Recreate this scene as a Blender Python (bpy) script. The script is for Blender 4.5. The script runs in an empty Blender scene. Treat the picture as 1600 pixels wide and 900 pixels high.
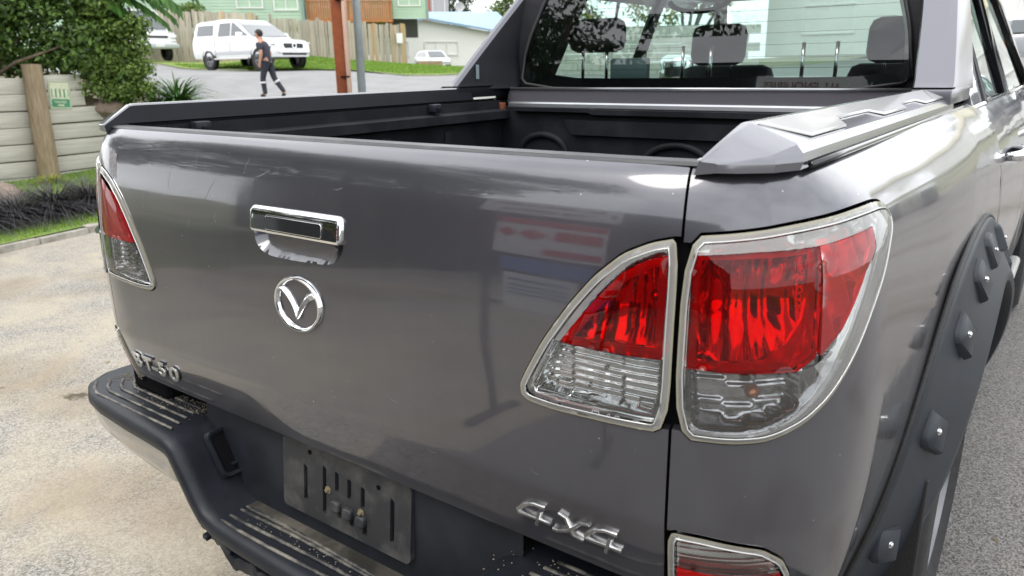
import bpy, bmesh, math, random
from mathutils import Vector, Matrix, geometry
random.seed(7)
SC = bpy.context.scene
COL = SC.collection
R = math.radians
# ------------------------------------------------------------------ camera
CAMP = (1.05336, -0.79433, 1.41645); YAW = .63845; PITCH = .28497; ROLL = .01657; FPX = 1180.85
def cam_axes():
    f = Vector((-math.sin(YAW)*math.cos(PITCH), math.cos(YAW)*math.cos(PITCH), -math.sin(PITCH)))
    rt = Vector((math.cos(YAW), math.sin(YAW), 0)); dn = f.cross(rt)
    return rt*math.cos(ROLL)+dn*math.sin(ROLL), -rt*math.sin(ROLL)+dn*math.cos(ROLL), f
r_, d_, f_ = cam_axes()
cam_data = bpy.data.cameras.new('camera'); cam = bpy.data.objects.new('camera', cam_data); COL.objects.link(cam)
cam.matrix_world = Matrix(((r_.x, -d_.x, -f_.x, CAMP[0]), (r_.y, -d_.y, -f_.y, CAMP[1]), (r_.z, -d_.z, -f_.z, CAMP[2]), (0, 0, 0, 1)))
cam_data.sensor_width = 36; cam_data.lens = 36*FPX/1600; cam_data.clip_start = .02; cam_data.clip_end = 2000
cam_data.dof.use_dof = True; cam_data.dof.focus_distance = 1.45; cam_data.dof.aperture_fstop = 7.5
SC.camera = cam
# ------------------------------------------------------------------ world, sun, exposure
SUN_EL, SUN_AZ = 58, 200       # azimuth measured from +Y clockwise
w = bpy.data.worlds.new('World'); SC.world = w; w.use_nodes = True
nt = w.node_tree; nt.nodes.clear()
out = nt.nodes.new('ShaderNodeOutputWorld'); bg = nt.nodes.new('ShaderNodeBackground')
sky = nt.nodes.new('ShaderNodeTexSky'); sky.sky_type = 'NISHITA'; sky.sun_disc = False
sky.sun_elevation = R(SUN_EL); sky.sun_rotation = R(SUN_AZ); sky.dust_density = 2.0; sky.ozone_density = 1.0
tc = nt.nodes.new('ShaderNodeTexCoord'); mp = nt.nodes.new('ShaderNodeMapping'); mp.inputs['Scale'].default_value = (1, 1, 2.6)
nz = nt.nodes.new('ShaderNodeTexNoise'); nz.inputs['Scale'].default_value = 2.3; nz.inputs['Detail'].default_value = 7; nz.inputs['Roughness'].default_value = .55
rp = nt.nodes.new('ShaderNodeValToRGB'); rp.color_ramp.elements[0].position = .30; rp.color_ramp.elements[1].position = .60
rp.color_ramp.elements[0].color = (.55, .55, .55, 1)
mx = nt.nodes.new('ShaderNodeMixRGB'); mx.inputs[2].default_value = (22.5, 23, 23.6, 1)
L = nt.links.new
L(tc.outputs['Generated'], mp.inputs['Vector']); L(mp.outputs[0], nz.inputs['Vector']); L(nz.outputs['Fac'], rp.inputs[0])
L(rp.outputs[0], mx.inputs[0]); L(sky.outputs[0], mx.inputs[1]); L(mx.outputs[0], bg.inputs[0]); L(bg.outputs[0], out.inputs[0])
bg.inputs[1].default_value = .10
sun_d = bpy.data.lights.new('sun', 'SUN'); sun_d.energy = 1.5; sun_d.angle = R(30); sun_d.color = (1, .95, .87)
sun = bpy.data.objects.new('sun', sun_d); COL.objects.link(sun)
az = R(SUN_AZ); el = R(SUN_EL)
sdir = Vector((math.sin(az)*math.cos(el), math.cos(az)*math.cos(el), math.sin(el)))
sun.rotation_euler = sdir.to_track_quat('Z', 'Y').to_euler()
SC.view_settings.view_transform = 'Standard'; SC.view_settings.look = 'None'; SC.view_settings.gamma = 1; SC.view_settings.exposure = 0.15
SC.cycles.max_bounces = 10; SC.cycles.transparent_max_bounces = 16; SC.cycles.caustics_reflective = False; SC.cycles.caustics_refractive = False
SC.cycles.sample_clamp_indirect = 6
# ------------------------------------------------------------------ helpers: tags and materials
def tag(o, label=None, cat=None, group=None, kind=None):
    if label: o['label'] = label
    if cat: o['category'] = cat
    if group: o['group'] = group
    if kind: o['kind'] = kind
    return o
def empty(name, loc=(0, 0, 0), rz=0, label=None, cat=None, group=None, parent=None):
    o = bpy.data.objects.new(name, None); COL.objects.link(o); o.location = loc; o.rotation_euler = (0, 0, rz)
    o.empty_display_size = .1; o.parent = parent
    return tag(o, label, cat, group)
MATS = {}
def mat(name, col, rough=.5, metal=0, coat=0, coat_r=.03, var=0, vs=8, bump=0, bs=40, col2=None, spec=.5, ramp=(.35, .65), detail=6, stretch=None, emit=0, dist=.01, alpha=1, sheen=0):
    m = bpy.data.materials.new(name); m.use_nodes = True; n = m.node_tree; p = n.nodes['Principled BSDF']
    p.inputs['Base Color'].default_value = (*col, 1); p.inputs['Roughness'].default_value = rough; p.inputs['Metallic'].default_value = metal
    p.inputs['Coat Weight'].default_value = coat; p.inputs['Coat Roughness'].default_value = coat_r; p.inputs['Specular IOR Level'].default_value = spec
    if emit: p.inputs['Emission Color'].default_value = (*col, 1); p.inputs['Emission Strength'].default_value = emit
    t = n.nodes.new('ShaderNodeTexCoord'); vec = t.outputs['Object']
    if stretch:
        mpn = n.nodes.new('ShaderNodeMapping'); mpn.inputs['Scale'].default_value = stretch; n.links.new(vec, mpn.inputs[0]); vec = mpn.outputs[0]
    if var or col2:
        a = n.nodes.new('ShaderNodeTexNoise'); a.inputs['Scale'].default_value = vs; a.inputs['Detail'].default_value = detail; a.inputs['Roughness'].default_value = .6
        n.links.new(vec, a.inputs[0])
        c = n.nodes.new('ShaderNodeValToRGB'); c.color_ramp.elements[0].position = ramp[0]; c.color_ramp.elements[1].position = ramp[1]
        if col2 is None: col2 = tuple(x*(1+var) for x in col); c.color_ramp.elements[0].color = (*[x*(1-var) for x in col], 1)
        else: c.color_ramp.elements[0].color = (*col, 1)
        c.color_ramp.elements[1].color = (*col2, 1)
        n.links.new(a.outputs[0], c.inputs[0]); n.links.new(c.outputs[0], p.inputs['Base Color'])
    if bump:
        b = n.nodes.new('ShaderNodeTexNoise'); b.inputs['Scale'].default_value = bs; b.inputs['Detail'].default_value = 5
        n.links.new(vec, b.inputs[0]); bn = n.nodes.new('ShaderNodeBump'); bn.inputs['Strength'].default_value = bump; bn.inputs['Distance'].default_value = dist
        n.links.new(b.outputs[0], bn.inputs['Height']); n.links.new(bn.outputs[0], p.inputs['Normal'])
    MATS[name] = m; return m
def glassy(name, tint, gloss=.06, rough=.0, ior=1.5, cloud=0, cloud_col=(.8, .78, .7)):
    """thin see-through plastic or glass: tinted transparency, Fresnel reflection, some milky haze"""
    m = bpy.data.materials.new(name); m.use_nodes = True; n = m.node_tree; n.nodes.clear()
    o = n.nodes.new('ShaderNodeOutputMaterial'); tr = n.nodes.new('ShaderNodeBsdfTransparent'); tr.inputs[0].default_value = (*tint, 1)
    gl = n.nodes.new('ShaderNodeBsdfGlossy'); gl.inputs['Roughness'].default_value = rough; gl.inputs[0].default_value = (1, 1, 1, 1)
    fr = n.nodes.new('ShaderNodeFresnel'); fr.inputs[0].default_value = ior
    m1 = n.nodes.new('ShaderNodeMixShader'); n.links.new(fr.outputs[0], m1.inputs[0]); src = tr.outputs[0]
    if cloud:
        df = n.nodes.new('ShaderNodeBsdfDiffuse'); df.inputs[0].default_value = (*cloud_col, 1)
        m0 = n.nodes.new('ShaderNodeMixShader'); m0.inputs[0].default_value = cloud
        n.links.new(tr.outputs[0], m0.inputs[1]); n.links.new(df.outputs[0], m0.inputs[2]); src = m0.outputs[0]
    n.links.new(src, m1.inputs[1]); n.links.new(gl.outputs[0], m1.inputs[2]); n.links.new(m1.outputs[0], o.inputs[0])
    MATS[name] = m; return m
# ------------------------------------------------------------------ helpers: meshes
def link_mesh(name, V, F, m, parent=None, smooth=False, autosmooth=None, mis=None):
    me = bpy.data.meshes.new(name); me.from_pydata([tuple(v) for v in V], [], F); me.validate(clean_customdata=False)
    if m is not None:
        for k in (m if isinstance(m, (list, tuple)) else [m]): me.materials.append(k)
    if mis: me.polygons.foreach_set('material_index', mis[:len(me.polygons)])
    if smooth: me.polygons.foreach_set('use_smooth', [True]*len(me.polygons))
    if autosmooth: me.set_sharp_from_angle(angle=R(autosmooth))
    me.update()
    o = bpy.data.objects.new(name, me); COL.objects.link(o)
    if parent is not None: o.parent = parent
    return o
class MB:
    def __init__(s): s.v = []; s.f = []; s.mi = []
    def add(s, V, F, mi=0):
        k = len(s.v); s.v += [tuple(v) for v in V]; s.f += [tuple(i+k for i in f) for f in F]; s.mi += [mi]*len(F); return s
    def box(s, c, d, M=None, bev=0, mi=0):
        x, y, z = d[0]/2, d[1]/2, d[2]/2
        if bev:
            b = min(bev, x*.9, y*.9, z*.9); V = []; 
            bm = bmesh.new(); bmesh.ops.create_cube(bm, size=1)
            for v in bm.verts: v.co = Vector((v.co.x*d[0], v.co.y*d[1], v.co.z*d[2]))
            bmesh.ops.bevel(bm, geom=bm.edges[:], offset=b, segments=2, affect='EDGES', profile=.5)
            bm.verts.index_update(); V = [v.co.copy() for v in bm.verts]; F = [[v.index for v in f.verts] for f in bm.faces]; bm.free()
        else:
            V = [Vector((a*x, b*y, e*z)) for a in (-1, 1) for b in (-1, 1) for e in (-1, 1)]
            F = [(0, 1, 3, 2), (4, 6, 7, 5), (0, 4, 5, 1), (2, 3, 7, 6), (0, 2, 6, 4), (1, 5, 7, 3)]
        if M is not None: V = [M @ v for v in V]
        return s.add([v+Vector(c) for v in V], F, mi)
    def tube(s, P, r, n=8, caps=True, closed=False, mi=0, flat=None):
        P = [Vector(p) for p in P]; k = len(P); rr = r if isinstance(r, (list, tuple)) else [r]*k; V = []; F = []
        up = Vector((0, 0, 1)); 
        for i, p in enumerate(P):
            t = (P[(i+1) % k]-P[i-1]) if closed else (P[min(i+1, k-1)]-P[max(i-1, 0)])
            t.normalize(); a = t.cross(up)
            if a.length < .15: a = t.cross(Vector((1, 0, 0)))
            a.normalize(); b = a.cross(t).normalized()
            for j in range(n):
                q = 2*math.pi*j/n; V.append(p+a*math.cos(q)*rr[i]*(flat[0] if flat else 1)+b*math.sin(q)*rr[i]*(flat[1] if flat else 1))
        for i in range(k if closed else k-1):
            for j in range(n):
                F.append((i*n+j, i*n+(j+1) % n, ((i+1) % k)*n+(j+1) % n, ((i+1) % k)*n+j))
        if caps and not closed: F.append(tuple(reversed(range(n)))); F.append(tuple((k-1)*n+j for j in range(n)))
        return s.add(V, F, mi)
    def lathe(s, prof, c, axis='Z', n=20, mi=0, M=None):
        """prof: list of (r, h)"""
        V = []; F = []
        for (r, h) in prof:
            for j in range(n):
                q = 2*math.pi*j/n; a, b = r*math.cos(q), r*math.sin(q)
                v = Vector((a, b, h)) if axis == 'Z' else (Vector((h, a, b)) if axis == 'X' else Vector((b, h, a)))
                if M is not None: v = M @ v
                V.append(v+Vector(c))
        for i in range(len(prof)-1):
            for j in range(n): F.append((i*n+j, i*n+(j+1) % n, (i+1)*n+(j+1) % n, (i+1)*n+j))
        return s.add(V, F, mi)
    def quad(s, a, b, c, d, mi=0): return s.add([a, b, c, d], [(0, 1, 2, 3)], mi)
    def prism(s, poly, h0, h1, axis='Y', mi=0):
        def P(u, w, h): return (u, h, w) if axis == 'Y' else ((h, u, w) if axis == 'X' else (u, w, h))
        n = len(poly); V = [P(u, w, h0) for u, w in poly]+[P(u, w, h1) for u, w in poly]
        F = [tuple(range(n)), tuple(reversed(range(n, 2*n)))]+[(i, i+n, (i+1) % n+n, (i+1) % n) for i in range(n)]
        return s.add(V, F, mi)
    def build(s, name, m, parent=None, smooth=False, autos=None, fixn=False):
        o = link_mesh(name, s.v, s.f, m, parent, smooth or bool(autos), autos, s.mi)
        if fixn:
            bm = bmesh.new(); bm.from_mesh(o.data); bmesh.ops.recalc_face_normals(bm, faces=bm.faces); bm.to_mesh(o.data); bm.free()
            if autos: o.data.set_sharp_from_angle(angle=R(autos))
        return o
def loft(secs, closed=True, caps=True):
    n = len(secs[0]); V = [p for s in secs for p in s]; F = []
    for i in range(len(secs)-1):
        for j in range(n if closed else n-1):
            F.append((i*n+j, i*n+(j+1) % n, (i+1)*n+(j+1) % n, (i+1)*n+j))
    if caps and closed: F.append(tuple(reversed(range(n)))); F.append(tuple((len(secs)-1)*n+j for j in range(n)))
    return V, F
def copy_tree(o, parent=None):
    c = o.copy(); COL.objects.link(c)
    if parent is not None: c.parent = parent
    for ch in [x for x in bpy.data.objects if x.parent == o]: copy_tree(ch, c)
    return c
def pip(x, y, poly):
    c = False; n = len(poly); j = n-1
    for i in range(n):
        xi, yi = poly[i]; xj, yj = poly[j]
        if (yi > y) != (yj > y) and x < (xj-xi)*(y-yi)/(yj-yi)+xi: c = not c
        j = i
    return c
def pdist(x, y, poly, closed=True):
    m = 9e9; n = len(poly)
    for i in range(n if closed else n-1):
        ax, ay = poly[i]; bx, by = poly[(i+1) % n]; dx, dy = bx-ax, by-ay; l = dx*dx+dy*dy
        t = 0 if l == 0 else max(0, min(1, ((x-ax)*dx+(y-ay)*dy)/l)); d = (x-ax-t*dx)**2+(y-ay-t*dy)**2
        if d < m: m = d
    return math.sqrt(m)
def resample(poly, step):
    o = []; n = len(poly)
    for i in range(n):
        ax, ay = poly[i]; bx, by = poly[(i+1) % n]; d = math.hypot(bx-ax, by-ay); k = max(1, round(d/step))
        for j in range(k): o.append((ax+(bx-ax)*j/k, ay+(by-ay)*j/k))
    return o
def chaikin(poly, it=2, q=.22):
    for _ in range(it):
        o = []; n = len(poly)
        for i in range(n):
            a, b = poly[i], poly[(i+1) % n]
            o.append((a[0]*(1-q)+b[0]*q, a[1]*(1-q)+b[1]*q)); o.append((a[0]*q+b[0]*(1-q), a[1]*q+b[1]*(1-q)))
        poly = o
    return poly
def area2(p): return sum(p[i][0]*p[(i+1) % len(p)][1]-p[(i+1) % len(p)][0]*p[i][1] for i in range(len(p)))
def inset(poly, d):
    if area2(poly) < 0: poly = poly[::-1]
    n = len(poly); o = []
    for i in range(n):
        a, b, c = poly[i-1], poly[i], poly[(i+1) % n]
        e1 = Vector((b[0]-a[0], b[1]-a[1])); e2 = Vector((c[0]-b[0], c[1]-b[1]))
        if e1.length < 1e-7 or e2.length < 1e-7: continue
        e1.normalize(); e2.normalize(); n1 = Vector((-e1.y, e1.x)); n2 = Vector((-e2.y, e2.x)); m = n1+n2
        if m.length < .2: m = n1
        m.normalize(); k = d/max(.5, m.dot(n1)); o.append((b[0]+m.x*k, b[1]+m.y*k))
    return o
def cdt_mesh(outer, holes, step, grid=True):
    loops = [outer]+list(holes); V = []; E = []
    for lp in loops:
        k = len(V); V += [Vector(p) for p in lp]; E += [(k+i, k+(i+1) % len(lp)) for i in range(len(lp))]
    if grid:
        xs = [p[0] for p in outer]; ys = [p[1] for p in outer]; x0, x1, y0, y1 = min(xs), max(xs), min(ys), max(ys)
        nx = int((x1-x0)/step)+1; ny = int((y1-y0)/step)+1
        for i in range(nx+1):
            for j in range(ny+1):
                x = x0+i*step+(step/2 if j % 2 else 0); y = y0+j*step
                if not pip(x, y, outer): continue
                if any(pip(x, y, h) for h in holes): continue
                if min(pdist(x, y, lp) for lp in loops) < step*.45: continue
                V.append(Vector((x, y)))
    r = geometry.delaunay_2d_cdt(V, E, [], 0, 1e-6)
    vv = [(v.x, v.y) for v in r[0]]; ff = []
    for f in r[2]:
        cx = sum(vv[i][0] for i in f)/len(f); cy = sum(vv[i][1] for i in f)/len(f)
        if pip(cx, cy, outer) and not any(pip(cx, cy, h) for h in holes): ff.append(tuple(f))
    return vv, ff
# ------------------------------------------------------------------ body skin of the tub
def lerp_tab(tab,z):
    if z<=tab[0][0]: return tab[0][1]
    for (a,va),(b,vb) in zip(tab,tab[1:]):
        if z<=b:
            return va+(vb-va)*(z-a)/(b-a)
    return tab[-1][1]
REAR_TILT=[(.40,-18),(.70,-16),(.825,-13),(.845,-1),(.95,1),(1.08,3.5),(1.17,7),(1.225,12),(1.26,20),(1.285,34),(1.30,60)]
SIDE_TILT=[(.40,-22),(.60,-14),(.80,-5),(.95,0),(1.05,4),(1.15,9),(1.22,18),(1.24,28),(1.26,38),(1.28,48),(1.295,63),(1.305,75)]
def integ(tab,z0):
    N=400;zs=[.40+i*(.92/N) for i in range(N+1)];o=[0]
    for a,b in zip(zs,zs[1:]):
        o.append(o[-1]+math.tan(math.radians(lerp_tab(tab,(a+b)/2)))*(b-a))
    k=min(range(N+1),key=lambda i:abs(zs[i]-z0));ref=o[k]
    return [(z,v-ref) for z,v in zip(zs,o)]
def tab_eval(T,z):
    i=(z-.40)/(.92/400);i=max(0,min(399.999,i));k=int(i);f=i-k
    return T[k][1]*(1-f)+T[k+1][1]*f
OR_=integ(REAR_TILT,1.0);OS_=integ(SIDE_TILT,.95)
XW=.892;X0=.60;BOW=.002;CB=.27;CN=2.35
def bow(x): return BOW*(abs(x/.71)**4-1)
def _curve():
    pts=[]
    n=60
    for i in range(n): pts.append((X0*i/n,))
    P=[(x[0],bow(x[0])) for x in pts]
    m=160
    for i in range(m+1):
        t=math.pi/2*i/m
        x=X0+(XW-X0)*(math.sin(t))**(2/CN); y=bow(min(x,.8))+ (0 if x<.8 else (x-.8)*.1)+CB*(1-(math.cos(t))**(2/CN))
        P.append((x,y))
    y=P[-1][1]
    for i in range(1,80):
        yy=y+i*.02; t=max(0,min(1,(yy-.28)/.80)); P.append((XW+.022*t*t*(3-2*t),yy))
    S=[0]
    for a,b in zip(P,P[1:]): S.append(S[-1]+math.hypot(b[0]-a[0],b[1]-a[1]))
    return P,S
CP,CS=_curve()
def plan(s):
    a=abs(s)
    import bisect
    i=max(1,min(len(CS)-1,bisect.bisect(CS,a)));f=(a-CS[i-1])/(CS[i]-CS[i-1])
    x=CP[i-1][0]*(1-f)+CP[i][0]*f;y=CP[i-1][1]*(1-f)+CP[i][1]*f
    return x,y
def plan_n(s):
    a=abs(s);e=.012
    x0,y0=plan(max(a-e,0));x1,y1=plan(a+e)
    dx,dy=x1-x0,y1-y0;l=math.hypot(dx,dy)
    if a<e: dx,dy,l=1,0,1
    return dy/l,-dx/l
def skin(s,z,off=0):
    """point on the outer skin of the tub; s runs along the plan curve, off = outward"""
    x,y=plan(s);nx,ny=plan_n(s)
    k=min(1,max(0,nx))**4
    o=tab_eval(OR_,z)*(1-k)+tab_eval(OS_,z)*k-off
    x-=nx*o;y-=ny*o
    return (x if s>=0 else -x, y, z)
# ------------------------------------------------------------------ the pickup truck: skin patches
def skin_n(s, z, off=0):
    e = .002
    a = Vector(skin(s+e, z, off)) - Vector(skin(s-e, z, off)); b = Vector(skin(s, min(z+e, 1.3099), off)) - Vector(skin(s, z-e, off))
    return a.cross(b).normalized()
def patch(name, outer, m, parent, holes=(), step=.012, off=0, lip=.012, custom=True, flip=False, res=True, lipholes=True):
    """a piece of body skin with accurate edges; outer/holes are (s, z) loops; a folded lip runs round every edge"""
    fo = off if callable(off) else (lambda s, z: off)
    if res: outer = resample(outer, step); holes = [resample(h, step) for h in holes]
    vv, ff = cdt_mesh(outer, holes, step)
    V = [Vector(skin(s, z, fo(s, z))) for s, z in vv]; N = [skin_n(s, z) for s, z in vv]
    F = []
    for f in ff:
        a, b, c = [V[i] for i in f[:3]]
        if (b-a).cross(c-a).dot(N[f[0]]) < 0: f = f[::-1]
        F.append(f)
    nb = len(F)
    if lip:
        for lp in [outer]+(list(holes) if lipholes else []):
            k = len(V)
            for s, z in lp:
                o = fo(s, z); V.append(Vector(skin(s, z, o))); V.append(Vector(skin(s, z, o-lip))); N += [None, None]
            n = len(lp)
            for i in range(n):
                F.append((k+2*i, k+2*((i+1) % n), k+2*((i+1) % n)+1, k+2*i+1))
    me = bpy.data.meshes.new(name); me.from_pydata([tuple(v) for v in V], [], F); me.materials.append(m)
    for i, p in enumerate(me.polygons): p.use_smooth = i < nb
    if custom:
        me.update(); cn = []
        for p in me.polygons:
            for li in p.loop_indices:
                vi = me.loops[li].vertex_index
                cn.append(tuple(N[vi]) if N[vi] is not None else tuple(p.normal))
        me.normals_split_custom_set(cn)
    o = bpy.data.objects.new(name, me); COL.objects.link(o); o.parent = parent
    return o
def mir(poly): return [(-s, z) for s, z in poly][::-1]
def on_skin(MBobj, s0, z0, off=0, rot=0):
    """bend a flat mesh (x right, y up, z out) on to the skin"""
    c, sn = math.cos(rot), math.sin(rot); o = []
    for x, y, h in MBobj.v:
        X, Y = x*c-y*sn, x*sn+y*c; o.append(skin(s0+X, z0+Y, off+h))
    MBobj.v = o; return MBobj
# materials
PAINT = mat('grey metallic paint', (.084, .083, .097), .28, .64, coat=1, coat_r=.035, var=.05, vs=2.5)
def add_marks(m):
    """dust specks and hair scratches on the paint"""
    n = m.node_tree; p = n.nodes['Principled BSDF']; t = n.nodes.new('ShaderNodeTexCoord')
    src = p.inputs['Base Color'].links[0].from_socket
    v = n.nodes.new('ShaderNodeTexVoronoi'); v.inputs['Scale'].default_value = 38; n.links.new(t.outputs['Object'], v.inputs[0])
    c = n.nodes.new('ShaderNodeValToRGB'); c.color_ramp.elements[0].position = .035; c.color_ramp.elements[0].color = (1, 1, 1, 1); c.color_ramp.elements[1].position = .06; c.color_ramp.elements[1].color = (0, 0, 0, 1)
    n.links.new(v.outputs['Distance'], c.inputs[0])
    g = n.nodes.new('ShaderNodeTexNoise'); g.inputs['Scale'].default_value = 4; n.links.new(t.outputs['Object'], g.inputs[0])
    gr = n.nodes.new('ShaderNodeValToRGB'); gr.color_ramp.elements[0].position = .52; gr.color_ramp.elements[1].position = .6; n.links.new(g.outputs[0], gr.inputs[0])
    mu = n.nodes.new('ShaderNodeMath'); mu.operation = 'MULTIPLY'; n.links.new(c.outputs[0], mu.inputs[0]); n.links.new(gr.outputs[0], mu.inputs[1])
    # soft smudges of dried water
    mp_ = n.nodes.new('ShaderNodeMapping'); mp_.inputs['Scale'].default_value = (9, 9, 1.6); n.links.new(t.outputs['Object'], mp_.inputs[0])
    s2 = n.nodes.new('ShaderNodeTexNoise'); s2.inputs['Scale'].default_value = 2.5; s2.inputs['Detail'].default_value = 8; s2.inputs['Roughness'].default_value = .7; n.links.new(mp_.outputs[0], s2.inputs[0])
    sr = n.nodes.new('ShaderNodeValToRGB'); sr.color_ramp.elements[0].position = .45; sr.color_ramp.elements[1].position = .75; sr.color_ramp.elements[1].color = (.22, .22, .22, 1); n.links.new(s2.outputs[0], sr.inputs[0])
    m1 = n.nodes.new('ShaderNodeMixRGB'); m1.inputs[2].default_value = (.12, .118, .115, 1); n.links.new(sr.outputs[0], m1.inputs[0]); n.links.new(src, m1.inputs[1])
    m2 = n.nodes.new('ShaderNodeMixRGB'); m2.inputs[2].default_value = (.45, .43, .40, 1); n.links.new(mu.outputs[0], m2.inputs[0]); n.links.new(m1.outputs[0], m2.inputs[1])
    n.links.new(m2.outputs[0], p.inputs['Base Color'])
    rr = n.nodes.new('ShaderNodeMapRange'); rr.inputs['From Min'].default_value = .4; rr.inputs['From Max'].default_value = .75; rr.inputs['To Min'].default_value = .03; rr.inputs['To Max'].default_value = .11
    n.links.new(s2.outputs[0], rr.inputs[0]); n.links.new(rr.outputs[0], p.inputs['Coat Roughness'])
    # the orange-peel waviness of pressed panels
    wn = n.nodes.new('ShaderNodeTexNoise'); wn.inputs['Scale'].default_value = 3.2; wn.inputs['Detail'].default_value = 1; n.links.new(t.outputs['Object'], wn.inputs[0])
    bn = n.nodes.new('ShaderNodeBump'); bn.inputs['Strength'].default_value = .5; bn.inputs['Distance'].default_value = .006; n.links.new(wn.outputs[0], bn.inputs['Height'])
    n.links.new(bn.outputs[0], p.inputs['Coat Normal']); n.links.new(bn.outputs[0], p.inputs['Normal'])
add_marks(PAINT); PAINT.node_tree.nodes['Principled BSDF'].inputs['Coat IOR'].default_value = 1.65
PLASTIC = mat('black textured plastic', (.011, .013, .018), .45, spec=.32, var=.25, vs=14, bump=.25, bs=700, dist=.0006)
DUSTY = mat('dusty black plastic', (.030, .030, .031), .5, col2=(.24, .22, .185), vs=26, ramp=(.42, .72), bump=.3, bs=300, dist=.001)
LINER = mat('bed liner plastic', (.006, .0065, .009), .65, spec=.22, col2=(.020, .022, .026), vs=5, ramp=(.45, .75), bump=.3, bs=220, dist=.001)
FLARE = mat('matt black flare plastic', (.017, .022, .029), .48, spec=.4, var=.15, vs=10, bump=.15, bs=600, dist=.0005)
RUBBER = mat('rubber strip', (.012, .012, .013), .55, bump=.6, bs=260, dist=.002)
GLOSSBLK = mat('gloss black trim', (.010, .011, .013), .12, coat=.5)
CHROME = mat('chrome', (.78, .79, .80), .05, 1, var=.04, vs=30)
BRIGHT = mat('satin bright metal', (.66, .67, .67), .18, 1, var=.1, vs=40)
REFL = mat('lamp reflector', (.60, .61, .62), .10, 1, var=.12, vs=25)
REFLD = mat('lamp reflector dark', (.30, .30, .32), .14, 1, var=.3, vs=60)
REDL = glassy('red lamp plastic', (.84, .009, .006), ior=1.4, cloud=.035, cloud_col=(.5, .012, .01))
REDEDGE = glassy('red lamp edge', (.80, .008, .006), cloud=.55, cloud_col=(.72, .01, .008))
REDFAD = glassy('faded red plastic', (.80, .03, .03), cloud=.30, cloud_col=(.60, .08, .08))
CLEARL = glassy('clear lamp plastic', (.90, .91, .90), cloud=.05)
MILKY = glassy('milky lamp rim', (.72, .72, .69), cloud=.34, cloud_col=(.58, .57, .54))
MILKD = glassy('yellowed lamp seal', (.5, .48, .40), cloud=.8, cloud_col=(.33, .31, .24))
GLASS = glassy('tinted rear glass', (.66, .77, .73), ior=1.7)
GLASSC = glassy('side glass', (.66, .78, .74), ior=1.6)
SILV = mat('brushed silver strip', (.42, .43, .45), .28, .9, var=.08, vs=6)
BADGE = mat('badge chrome', (.74, .74, .73), .27, 1, var=.1, vs=60)
SEATF = mat('seat fabric', (.030, .032, .036), .85, var=.2, vs=40)
HEADL = mat('grey headlining', (.34, .34, .34), .9)
GREYP = mat('grey plastic box', (.18, .24, .26), .5)
RUST = mat('rust', (.22, .06, .02), .8, col2=(.08, .035, .02), vs=60)
BLACK = mat('unlit black', (.004, .004, .005), .8, spec=.1)
truck = empty('pickup_truck', (0, 0, 0), 0, 'dark grey metallic double cab pickup truck seen from its rear right corner, tailgate shut', 'pickup truck')
SW = .7005
# lamp outlines traced on the skin (s, z)
IN_R = [(0.6986, 1.2193), (0.663, 1.211), (0.6259, 1.194), (0.5882, 1.161), (0.5531, 1.118), (0.5152, 1.0626), (0.4899, 1.0157), (0.479, 0.992), (0.4815, 0.976), (0.495, 0.969), (0.5383, 0.9665), (0.6266, 0.9705), (0.6984, 0.9738)]
OUT_R = [(0.7047, 1.2213), (0.7658, 1.2269), (0.8537, 1.2367), (0.9645, 1.2427), (1.0421, 1.242), (1.0846, 1.2364), (1.1026, 1.2203), (1.0995, 1.197), (1.0455, 1.166), (0.9852, 1.1173), (0.9392, 1.0611), (0.9011, 1.0189), (0.8643, 0.9915), (0.8187, 0.9727), (0.7726, 0.9683), (0.7044, 0.9707)]
LOW_R = [(0.7038, 0.8349), (0.7495, 0.8319), (0.8241, 0.8166), (0.8578, 0.7928), (0.8775, 0.7605), (0.8727, 0.7194), (0.8495, 0.6855), (0.7042, 0.6876)]
def tri_round(p, it=2, q=.2): return chaikin(p, it, q)
IN_S = tri_round(IN_R, 2, .15); OUT_S = tri_round(OUT_R, 2, .2); LOW_S = tri_round(LOW_R, 2, .12)
# tailgate ----------------------------------------------------------
HZ = .0
SCOOP = [(-.1215, 1.165), (-.1205, 1.14), (-.1140, 1.118), (-.096, 1.1045), (-.069, 1.099), (0, 1.0995), (.075, 1.103), (.100, 1.110), (.1145, 1.124), (.1195, 1.143), (.1195, 1.165)]
SCOOP = chaikin(SCOOP, 1, .2)
GATE = [(-SW+.002, 1.300), (-SW+.002, 1.05), (-SW+.002, .79), (-SW+.004, .732), (-SW+.02, .722), (SW-.02, .722), (SW-.004, .732), (SW-.002, .79), (SW-.002, 1.05), (SW-.002, 1.300)]
def gate_cut(side):
    """tailgate outline with the inner lamp bitten out of its edge"""
    p = inset(IN_S, -.002)
    return p
# the lamp touches the gate's edge, so cut it from the outline instead of making a hole
def gate_outline():
    lamp = [q for q in resample(inset(IN_S if area2(IN_S) > 0 else IN_S[::-1], -.0025), .008)]
    lamp = [q for q in lamp if q[0] < SW-.0045]
    top = max(range(len(lamp)), key=lambda i: lamp[i][1]+lamp[i][0]); lo = min(range(len(lamp)), key=lambda i: lamp[i][1]-lamp[i][0])
    seq = []; i = top; best = None
    for d in (1, -1):
        s = []; i = top
        while True:
            s.append(lamp[i]); 
            if i == lo: break
            i = (i+d) % len(lamp)
        if best is None or min(q[0] for q in s) < min(q[0] for q in best)-1e-6: best = s
    R_ = [(SW-.002, 1.300), (SW-.002, best[0][1])]+best+[(SW-.002, best[-1][1]), (SW-.002, .79), (SW-.004, .732), (SW-.02, .722)]
    return R_+[(-x, z) for x, z in R_[::-1]]
GATEO = gate_outline()
gate = patch('tailgate', GATEO, PAINT, truck, holes=[SCOOP], step=.013, lip=.018)
cap = MB()
prof = []
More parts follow.
